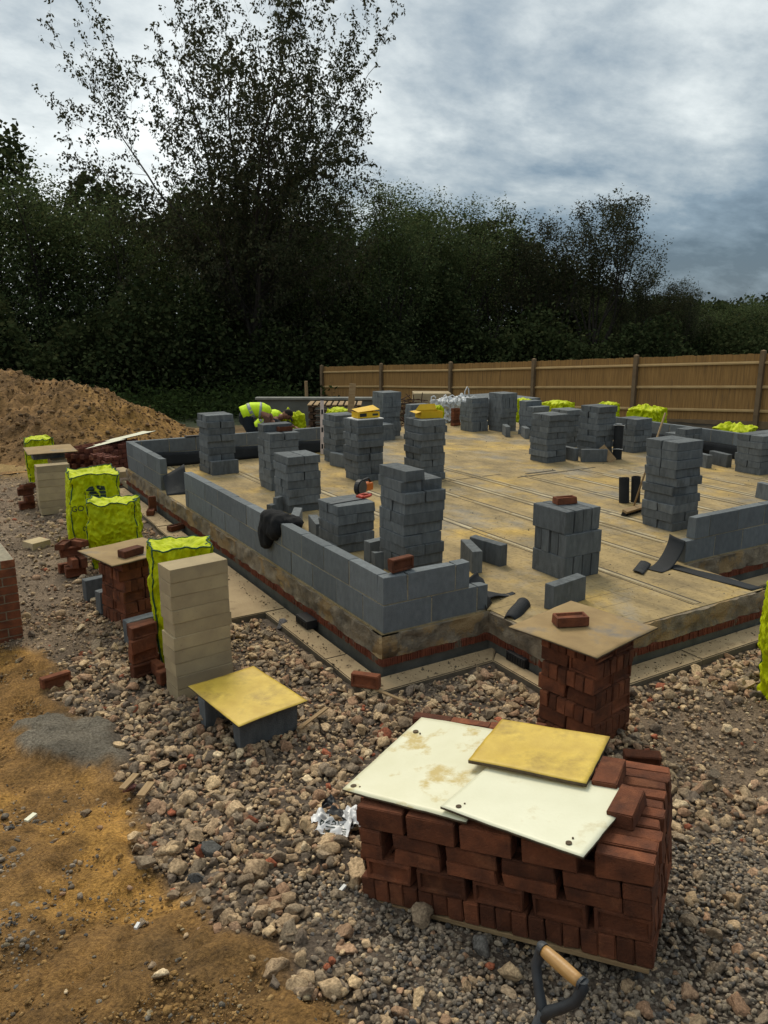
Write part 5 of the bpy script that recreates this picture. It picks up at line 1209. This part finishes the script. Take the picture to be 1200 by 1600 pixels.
person(2.20, 8.46, -.20, -22, 'person in yellow vest and dark trousers bent double, head hanging down', (.0, 0, .98), (.36, 0, 1.03), (.48, 0, .92), (.51, -.02, .76), (.40, 0, .97), (.42, .22, .78), (.50, .10, .66), ((.16, .11, .50), (-.04, .12, .10)), ((.16, -.11, .50), (-.06, -.12, .10)), M_brown, False)
person(2.72, 8.95, -.36, -38, 'person in yellow vest and dark cap crouching beyond the bent worker', (.0, 0, .80), (.26, 0, 1.02), (.42, 0, 1.02), (.52, 0, 1.06), (.30, 0, .98), (.46, .24, .86), (.62, .16, .80), ((.36, .16, .62), (.12, .16, .10)), ((.36, -.16, .62), (.12, -.16, .10)), M_sleeve, True)

# ------------------------------------------------------------------ fence
fe = empty('timber_fence', 'long closeboard timber fence with posts and three rails behind the site', 'fence', (0, 0, 0))
FP = [(11.98, 24.84, -1.32), (13.00, 21.68, -1.14), (13.59, 17.88, -.94), (14.10, 14.12, -.70), (14.63, 10.51, -.47), (15.27, 7.12, -.26), (15.90, 3.7, -.12), (16.5, .3, -.05), (17.1, -3.1, 0)]
M_fb = mat('fence_boards', (.40, .22, .072), .85, (.23, .125, .042), 2.2, .35, 30, col3=(.12, .075, .04), c3scale=1.4, c3lo=.55, c3hi=.66, c3w=.6, strmap=(14, 14, .7))
M_fr = mat('fence_rail', (.46, .31, .14), .85, (.38, .24, .10), 3, .3, 40); M_fp = mat('fence_post', (.22, .15, .085), .9, (.15, .10, .055), 5, .4, 40)
fr = random.Random(2)
for i, (a, b_) in enumerate(zip(FP[:-1], FP[1:])):
    a = Vector(a); b_ = Vector(b_); dh = Vector((b_.x - a.x, b_.y - a.y, 0)); Ln = dh.length; dh /= Ln; nr = Vector((-dh.y, dh.x, 0)) # away side
    if nr.x < 0: nr = -nr
    k = MB(); n = int(Ln / .1); w = Ln / n
    for j in range(n):
        t0 = j * w; zb = a.z + (b_.z - a.z) * (t0 / Ln); p = a + dh * t0; lo = fr.uniform(-.012, .012)
        A = [p + nr * .02, p + dh * (w + .012) + nr * .034, p + dh * (w + .012) + nr * .048, p + nr * .030]
        k.add([(q.x, q.y, zb + .16) for q in A] + [(q.x, q.y, zb + 1.84 + lo) for q in A], [(0, 3, 2, 1), (4, 5, 6, 7), (0, 1, 5, 4), (1, 2, 6, 5), (2, 3, 7, 6), (3, 0, 4, 7)])
    ob('fence_panel', k.mesh('fence_panel'), M_fb, fe)
    for zz in (.42, 1.02, 1.62):
        k = MB(); V = []
        for p, zb in ((a, a.z), (b_, b_.z)):
            for du, dz in ((-.028, -.035), (.018, -.035), (.018, .035), (-.028, .0)): q = p + nr * du; V.append((q.x, q.y, zb + zz + dz))
        k.add(V, [(0, 1, 2, 3), (7, 6, 5, 4), (0, 4, 5, 1), (1, 5, 6, 2), (2, 6, 7, 3), (3, 7, 4, 0)]); ob('rail', k.mesh('rail'), M_fr, fe)
    k = MB(); V = []
    for p in (a, b_):
        for du, dz in ((-.01, -.10), (.02, -.10), (.02, .155), (-.01, .155)): q = p + nr * du; V.append((q.x, q.y, p.z + dz))
    k.add(V, [(0, 1, 2, 3), (7, 6, 5, 4), (0, 4, 5, 1), (1, 5, 6, 2), (2, 6, 7, 3), (3, 7, 4, 0)]); ob('gravel_board', k.mesh('gravel_board'), M_fp, fe)
for i, p in enumerate(FP):
    q = FP[min(i + 1, len(FP) - 1)]; a_ = math.atan2(FP[min(i + 1, 8)][1] - FP[max(i - 1, 0)][1], FP[min(i + 1, 8)][0] - FP[max(i - 1, 0)][0])
    k = MB(); k.box((-.055, -.055, -.3), (.055, .055, 1.9)); k.add([(-.055, -.055, 1.9), (.055, -.055, 1.9), (.055, .055, 1.9), (-.055, .055, 1.9), (0, 0, 1.93)], [(0, 1, 4), (1, 2, 4), (2, 3, 4), (3, 0, 4)])
    o = ob('post', k.mesh('post'), M_fp, fe); nrm = Vector((math.sin(a_), -math.cos(a_), 0)); nrm = nrm if nrm.x < 0 else -nrm; o.location = Vector(p) + nrm * .045; o.rotation_euler = (0, 0, a_)

# ------------------------------------------------------------------ spoil heap
hx = axis([(-16, -6, .35), (-6, 4.6, .055)]); hy = axis([(10.8, 19.5, .085)]); HX, HY = np.meshgrid(hx, hy, indexing='ij')
def heap(x, y):
    # ridge running left from the crest; flank falls to the plot
    g = gh(x, y); lx = (x + .9) * .856 - (y - 15.4) * .517; ly = (x + .4) * .517 + (y - 15.4) * .856   # lx: to viewer's right
    ridge = np.interp(lx, [-16, -8, -3, -1.2, -.6, 0, .9, 1.9, 2.5, 3.3, 3.9, 4.6], [.9, 1.30, 1.42, 1.46, 1.56, 1.66, 1.46, 1.34, .98, .48, .10, -.25])
    prof = np.where(ly < 0, 1 - np.clip(-ly / 3.7, 0, 1) ** 1.25, 1 - np.clip(ly / 3.0, 0, 1) ** 1.3)
    h = ridge * prof
    h = h + (.16 * fbm(x * .9, y * .9, 0, 3, 101) + .075 * fbm(x * 3, y * 3, 0, 3, 111) + .13 * np.abs(fbm(x * 5, y * 5, 0, 4, 121))) * np.clip(h * 1.6 + .1, 0, 1)
    return g + np.maximum(h, -.25) - .03
HZ = heap(HX, HY); nx_, ny_ = HX.shape; idx = np.arange(nx_ * ny_).reshape(nx_, ny_)
me = mesh_np('spoil_heap', np.stack([HX, HY, HZ], -1).reshape(-1, 3), np.stack([idx[:-1, :-1], idx[1:, :-1], idx[1:, 1:], idx[:-1, 1:]], -1).reshape(-1, 4), True)
nb1 = fbm(HX * .8, HY * .8, 0, 3, 131)[..., None]; nb2 = fbm(HX * 3.5, HY * 3.5, 0, 3, 141)[..., None]
lxx = ((HX + .4) * .856 - (HY - 15.4) * .517)[..., None]
hc = c3(.215, .122, .046) * (1 + .3 * nb1 + .25 * nb2) + (c3(.24, .145, .05) - c3(.185, .118, .055)) * sm(lxx + .6 * nb1, .8, 2.4)
vcol(me, 'col', np.clip(hc, .01, 1).reshape(-1, 3)); M_heap = mat('dug_clay', (1, 1, 1), .95, attr='col', nscale=9, bump=1, bscale=14, bdist=.06)
tag(ob('spoil_heap', me, M_heap), 'large heap of dug brown clay beyond the left side of plot', 'spoil heap')
x, y = pts(9000, -7, 4.6, 11, 16.8); hz_ = heap(x, y) - gh(x, y); k_ = (hz_ > .03) | (rng.uniform(0, 1, len(x)) < .12); x, y = keep(x, y, k_)
scatter('heap_clods', x, y, np.clip(rng.lognormal(math.log(.022), .55, len(x)), .010, .10), 2, 'clods of dug clay lying all over the big spoil heap', 'soil', np.array([(.20, .12, .052), (.17, .10, .045), (.24, .145, .06), (.13, .085, .042)]), np.array([.35, .3, .2, .15]), lift=.1, zf=lambda a, b: heap(a, b))

# ------------------------------------------------------------------ trees
M_bark = mat('bark', (.060, .050, .040), .95, (.030, .027, .022), 8, .8, 30, coord='Object')
def leaf_mat(name, a, b, trans=.25):
    m = bpy.data.materials.new(name); m.use_nodes = True; nt = m.node_tree; nt.nodes.clear(); N = nt.nodes.new; L = nt.links.new
    o = N('ShaderNodeOutputMaterial'); p = N('ShaderNodeBsdfDiffuse'); t = N('ShaderNodeBsdfTranslucent'); mx = N('ShaderNodeMixShader'); mx.inputs[0].default_value = trans
    at = N('ShaderNodeAttribute'); at.attribute_name = 'col'; L(at.outputs['Color'], p.inputs['Color']); L(at.outputs['Color'], t.inputs['Color'])
    L(p.outputs[0], mx.inputs[1]); L(t.outputs[0], mx.inputs[2]); L(mx.outputs[0], o.inputs[0]); return m
M_leaf = leaf_mat('leaves', 0, 0)
def tubes(segs, n=5):
    S = np.array([(a, b) for a, b, _, _ in segs], float); r = np.array([(c, d) for _, _, c, d in segs], float)
    d = S[:, 1] - S[:, 0]; d /= np.linalg.norm(d, axis=1, keepdims=True) + 1e-9
    up = np.where(np.abs(d[:, 2:3]) > .9, np.array([[1., 0, 0]]), np.array([[0, 0, 1.]])); a = np.cross(d, up); a /= np.linalg.norm(a, axis=1, keepdims=True); b = np.cross(d, a)
    th = np.arange(n) * 2 * math.pi / n; ring = a[:, None] * np.cos(th)[None, :, None] + b[:, None] * np.sin(th)[None, :, None]
    V = np.concatenate([S[:, 0][:, None] + ring * r[:, 0][:, None, None], S[:, 1][:, None] + ring * r[:, 1][:, None, None]], 1)
    m = len(S); base = (np.arange(m) * 2 * n)[:, None, None]; k = np.arange(n); F = np.stack([k, (k + 1) % n, n + (k + 1) % n, n + k], -1)[None] + base
    return V.reshape(-1, 3), F.reshape(-1, 4)
def leaves(P, size, r, pal, droop=.0, clump=None, asp=.55):
    n = len(P); d = r.normal(size=(n, 3)); d[:, 2] = d[:, 2] * .6 - droop; d /= np.linalg.norm(d, axis=1, keepdims=True)
    u = r.normal(size=(n, 3)); u -= (u * d).sum(1, keepdims=True) * d; u /= np.linalg.norm(u, axis=1, keepdims=True)
    s = size * r.uniform(.65, 1.35, (n, 1)); w = np.cross(d, u)
    V = np.stack([P, P + d * s * .5 + u * s * asp * .5 + w * s * .08, P + d * s, P + d * s * .5 - u * s * asp * .5 + w * s * .08], 1)
    F = np.arange(n * 4).reshape(n, 4)
    c = pal[r.integers(0, len(pal), n)] * r.uniform(.7, 1.3, (n, 1))
    return V.reshape(-1, 3), F, np.repeat(c, 4, 0)
def skeleton(r, H, leaders, spread, first=.25, side=.28, sd_step=.6, trunk_r=.2, twig=.8, sub=True, wob=.10, up=.05, fork=.14, lean=(0, 0), minseg=.7, tri=0):
    """returns segments and twig points with direction"""
    segs = []; tips = []
    def run(p, d, L_, r0, lvl):
        n = max(2, int(L_ / (minseg if lvl < 2 else minseg * .6))); st = L_ / n; nodes = [(p.copy(), d.copy(), r0)]
        for i in range(n):
            d = d + r.normal(size=3) * wob * (1 + .5 * lvl) + np.array([0, 0, up]); d /= np.linalg.norm(d)
            q = p + d * st; f0 = 1 - i / n; f1 = 1 - (i + 1) / n
            segs.append((tuple(p), tuple(q), r0 * (.12 + .88 * f0), r0 * (.12 + .88 * f1))); p = q; nodes.append((p.copy(), d.copy(), r0 * (.12 + .88 * f1)))
        return nodes
    def perp(d, ang):
        u = r.normal(size=3); u -= u @ d * d; u /= np.linalg.norm(u); return d * math.cos(ang) + u * math.sin(ang)
    t0 = run(np.zeros(3), np.array([lean[0], lean[1], 1.]), H * fork, trunk_r, 0); top, d0, rt = t0[-1]
    for k in range(leaders):
        az = 2 * math.pi * (k + r.uniform(-.3, .3)) / leaders; tilt = spread * (r.uniform(.35, 1) if k else .1)
        d = np.array([math.sin(tilt) * math.cos(az), math.sin(tilt) * math.sin(az), math.cos(tilt)])
        Ln = H * (1 - fork) * r.uniform(.82, 1.02) / (1 if tilt < .5 else 1.05)
        nd = run(top.copy() - np.array([0, 0, r.uniform(0, 1.6 if tri else .8)]), d, Ln, trunk_r * (.55 if not tri else r.uniform(.3, .5)), 0); m = len(nd)
        for i in range(1, m):
            f = i / m; 
            if f < first: continue
            for _ in range(r.integers(1, 3)):
                p, dd, rr = nd[i]; L2 = H * side * ((1.05 - f) if not tri else (1.1 - .72 * f)) * r.uniform(.5, 1.1) + .5
                n2 = run(p, perp(dd, r.uniform(.6, 1.1)), L2, rr * (.45 if not tri else .30), 1)
                for j in range(1, len(n2)):
                    for _ in range(2 if sub else 1):
                        p2, d2, r2 = n2[j]; L3 = twig * r.uniform(.5, 1.2)
                        n3 = run(p2, perp(d2, r.uniform(.5, 1.0)), L3, max(.008, r2 * .4), 2)
                        for q in n3[1:]: tips.append(q[0])
                tips.append(n2[-1][0])
        tips.append(nd[-1][0])
    return segs, np.array(tips)
def make_tree(name, label, loc, seed, pal, leaf_n, leaf_s, spreadp, group=None, droop=.3, extra=0, **kw):
    r = np.random.default_rng(seed); segs, tips = skeleton(r, **kw)
    big = [s for s in segs if s[2] > .035]; small = [s for s in segs if s[2] <= .035]
    root = empty(name, label, 'tree', loc, 0, group)
    V, F = tubes(big, 6); V2, F2 = tubes(small, 3)
    ob('trunk', mesh_np('trunk', np.concatenate([V, V2]), np.concatenate([F, F2 + len(V)]), True), M_bark, root)
    P = np.repeat(tips, leaf_n, 0) + r.normal(size=(len(tips) * leaf_n, 3)) * spreadp
    V, F, c = leaves(P, leaf_s, r, pal, droop); me = mesh_np('crown', V, F); vcol(me, 'col', c); ob('crown', me, M_leaf, root)
    return root
PG = np.array([(.060, .080, .034), (.075, .098, .040), (.046, .066, .028), (.092, .105, .045)]) * 1.45
PB = np.array([(.062, .068, .036), (.050, .058, .030), (.080, .076, .044), (.042, .050, .027)])
make_tree('cherry_tree', 'tall multi stemmed tree with open fluttering leaves, towering over the plot', (12.45, 33.5, -1.35), 5, PB, 9, .185, .085, leaders=8, H=19.5, spread=.42, first=.05, side=.37, trunk_r=.34, twig=1.2, wob=.095, up=.030, fork=.17, droop=.5, tri=1)
ct_ = [o for o in bpy.data.objects if o.name == 'cherry_tree'][0]; ct_.scale = (.80, .80, 1.0)
FG = 'trees in the wood behind the site'
def copy_tree(src, loc, rz, s, label, tilt=0):
    c = copy_ob(src); c.location = loc; c.rotation_euler = (0, 0, rz); c.scale = s if isinstance(s, tuple) else (s, s, s); c['label'] = label; return c
ta = make_tree('woodland_tree', 'dense dark tree standing leftmost in the wood behind the heap', (1.6, 40.0, -1.4), 21, PG, 16, .15, .36, FG, leaders=7, H=11.5, spread=.50, first=.06, side=.30, trunk_r=.2, twig=1.1, fork=.08, minseg=.9)
tb_ = make_tree('woodland_tree', 'narrow dark tree rising just left of the fence end', (19.0, 36.0, -1.4), 22, PG, 16, .15, .32, FG, leaders=5, H=11, spread=.30, first=.05, side=.26, trunk_r=.18, twig=1.0, fork=.08, minseg=.9)
tcc = make_tree('woodland_tree', 'tallest open tree with visible limbs above the middle of fence', (34.4, 31.3, -.9), 23, PB * .9, 14, .15, .20, FG, leaders=10, H=10.9, spread=.52, first=.30, side=.30, trunk_r=.17, twig=1.0, fork=.12, minseg=.8)
td = make_tree('woodland_tree', 'thin slender tree with sky showing, left of the tallest open tree', (31.6, 33.0, -.9), 24, PB * .8, 9, .17, .22, FG, leaders=3, H=10.0, spread=.22, first=.30, side=.20, trunk_r=.12, twig=.9, fork=.2, minseg=.8)
r_ = random.Random(31)
A_, B_, C_, D_ = ta, tb_, tcc, td
lst = [  # source, x, y, height scale, label
 (A_, 4.2, 41.5, 1.04, 'dense dark tree second from the left in the wood'), (A_, 6.6, 39.6, .98, 'dark tree in the wood left of the tall open tree'),
 (A_, 9.0, 41.0, .88, 'dark tree directly left behind the tall open tree crown'), (B_, 11.2, 38.8, .92, 'dark tree straight behind the stems of the tall open tree'),
 (A_, 13.8, 39.5, .84, 'dark tree right behind the forked stems of tall open tree'), (B_, 16.0, 36.6, .93, 'narrow dark tree right of the forked stems'),
 (B_, 17.6, 38.2, .98, 'narrow dark tree in second row near the fence end'), (A_, 20.6, 34.4, .90, 'broad dark tree directly behind the fence end'),
 (B_, 22.4, 36.8, .95, 'narrow dark tree above first fence panel'), (B_, 24.2, 36.9, .97, 'narrow dark tree above second fence panel, left'),
 (B_, 25.6, 36.2, .94, 'narrow dark tree above second fence panel, right'), (A_, 27.0, 38.0, .82, 'broad dark tree filling behind the second fence panel'),
 (B_, 27.6, 35.2, .90, 'narrow dark tree before the gap in the treetops'), (D_, 28.8, 34.7, .98, 'slender tree left edge of the gap with sky showing'),
 (D_, 30.4, 33.6, .92, 'slender tree in the middle of the thin group'), (D_, 33.0, 32.4, .93, 'slender tree close left of the tallest open tree'),
 (C_, 36.9, 30.0, .60, 'smaller open tree just right of the tallest open tree'), (C_, 38.9, 28.7, .50, 'low round open tree further right of the tallest one'),
 (A_, 37.5, 33.0, .50, 'low dark bushy tree behind the open trees on right'), (A_, 41.0, 29.5, .42, 'low dark bushy tree above the fourth fence panel'),
 (A_, 43.5, 28.5, .43, 'low dark bushy tree before the conifer on the right'), (A_, 46.5, 27.0, .46, 'low dark bushy tree rightmost in the photo'),
 (A_, -1.6, 42.5, 1.0, 'dense dark tree just beyond the left photo edge'), (A_, 49.5, 24.5, .55, 'bushy tree beyond the right photo edge'),
]
for s, x, y, k, lab in lst:
    copy_tree(s, (x, y, -1.35 if x < 24 else -1.0), r_.uniform(0, 6.28), (k * r_.uniform(.92, 1.1), k * r_.uniform(.92, 1.1), k), lab)
# conifer at the far right
r = np.random.default_rng(9); cf = empty('conifer', 'dark pointed conifer at the far right above the fence', 'tree', (46.2, 24.4, -1.0), 0)
k = MB(); k.tube([(0, 0, 0), (0, 0, 3), (0, 0, 6.6)], [.18, .12, .02], 7); ob('trunk', k.mesh('trunk', True), M_bark, cf)
z = r.uniform(.4, 6.7, 5200); rad = (6.9 - z) * .30 * (0.75 + .25 * np.sin(z * 5)); a = r.uniform(0, 6.28, 5200); q = rad * np.sqrt(r.uniform(.2, 1, 5200))
V, F, c = leaves(np.stack([q * np.cos(a), q * np.sin(a), z - q * .25], -1), .28, r, PG * .7, .2); me = mesh_np('crown', V, F); vcol(me, 'col', c); ob('crown', me, M_leaf, cf)
# undergrowth that reads as one mass
n = 150000; r = np.random.default_rng(12)
t = r.uniform(0, 1, n); X = np.interp(t, [0, .5, .8, 1], [-6, 22, 36, 56]); Y = np.interp(t, [0, .5, .8, 1], [35.5, 33.5, 28.5, 20.5]) + r.normal(0, 1.8, n)
top = np.interp(t, [0, .5, .7, 1], [3.6, 3.6, 2.8, 2.2]) * (1 + .75 * fbm(X * .45, Y * .3, 0, 3, 5)); Z = -1.5 + top * r.uniform(0, 1, n) ** .8
V, F, c = leaves(np.stack([X, Y, Z], -1), .22, r, PG * .45, .3, asp=.7); me = mesh_np('undergrowth', V, F); vcol(me, 'col', c); tag(ob('undergrowth', me, M_leaf), 'dark tangled undergrowth filling the wood edge behind the fence', 'undergrowth', kind='stuff')
n = 26000; X = r.uniform(-9, 12, n); Y = 27.5 + r.normal(0, 1.4, n) - .12 * X; Z = gh(X, Y) + np.abs(r.normal(0, .35, n)) * (1 + .6 * fbm(X * .5, Y * .5, 0, 2, 4))
V, F, c = leaves(np.stack([X, Y, Z], -1), .20, r, np.array([(.035, .055, .018), (.045, .065, .02), (.028, .04, .016)]), -.3, asp=.4); me = mesh_np('scrub', V, F); vcol(me, 'col', c); tag(ob('scrub', me, M_leaf), 'low green nettles and grass before the dark wood', 'scrub', kind='stuff')
# deep wood behind
n = 150000; t = r.uniform(0, 1, n); X = np.interp(t, [0, .5, .8, 1], [-16, 26, 44, 66]); Y = np.interp(t, [0, .5, .8, 1], [48, 44, 38, 30]) + r.normal(0, 1.5, n); top = 1.5 + np.interp(X, [-16, 2, 9, 26, 34, 38.5, 41, 46, 51, 56, 66], [12.0, 11.6, 9.2, 8.8, 8.0, 6.6, 4.0, 4.2, 3.5, 4.0, 4.5]) * (1 + .17 * fbm(X * .55, X * 0, 0, 4, 15)); Z = -1.5 + top * r.uniform(0, 1, n) ** .85
V, F, c = leaves(np.stack([X, Y, Z], -1), .30, r, PG * .42, .2, asp=.8); me = mesh_np('distant_wood', V, F); vcol(me, 'col', c); tag(ob('distant_wood', me, M_leaf), 'distant mass of dark wood behind the nearer trees', 'wood', kind='stuff')

# ------------------------------------------------------------------ crumbs of mortar and block swept about the floor
x, y = pts(5200, 0.1, 9.2, -.84, 8.0); k = ((y > 0.1) | ((x > 1.1) & (x < 3.4))) & (rng.uniform(0, 1, len(x)) < .12 + .88 * sm(fbm(x * 1.4, y * 1.4, 0, 3, 77), .05, .6)); x, y = keep(x, y, k)
scatter('floor_crumbs', x, y, np.clip(rng.lognormal(math.log(.0045), .6, len(x)), .002, .022), 1, 'crumbs of mortar and broken block scattered over the dusty floor', 'debris', np.array([(.10, .10, .10), (.20, .16, .10), (.07, .06, .05), (.34, .28, .18)]), np.array([.3, .35, .2, .15]), lift=.1, zf=lambda a, b: a * 0)
x = rng.uniform(-.28, -.09, 700); y = rng.uniform(-.2, 8, 700)
scatter('ledge_crumbs', x, y, np.clip(rng.lognormal(math.log(.005), .55, 700), .002, .018), 1, 'mortar droppings and grit lying along the left footing ledge', 'debris', np.array([(.20, .15, .09), (.12, .10, .07), (.30, .23, .14)]), np.array([.4, .3, .3]), lift=.2, zf=lambda a, b: a * 0 - .307)
x = rng.uniform(0, 3.6, 500); y = np.where(x < .85, rng.uniform(-.26, -.08, 500), rng.uniform(-1.1, -.92, 500))
scatter('ledge_crumbs', x, y, np.clip(rng.lognormal(math.log(.005), .55, 500), .002, .018), 1, 'mortar droppings and grit lying along the front footing ledge', 'debris', np.array([(.20, .15, .09), (.12, .10, .07), (.30, .23, .14)]), np.array([.4, .3, .3]), lift=.2, zf=lambda a, b: a * 0 - .307)
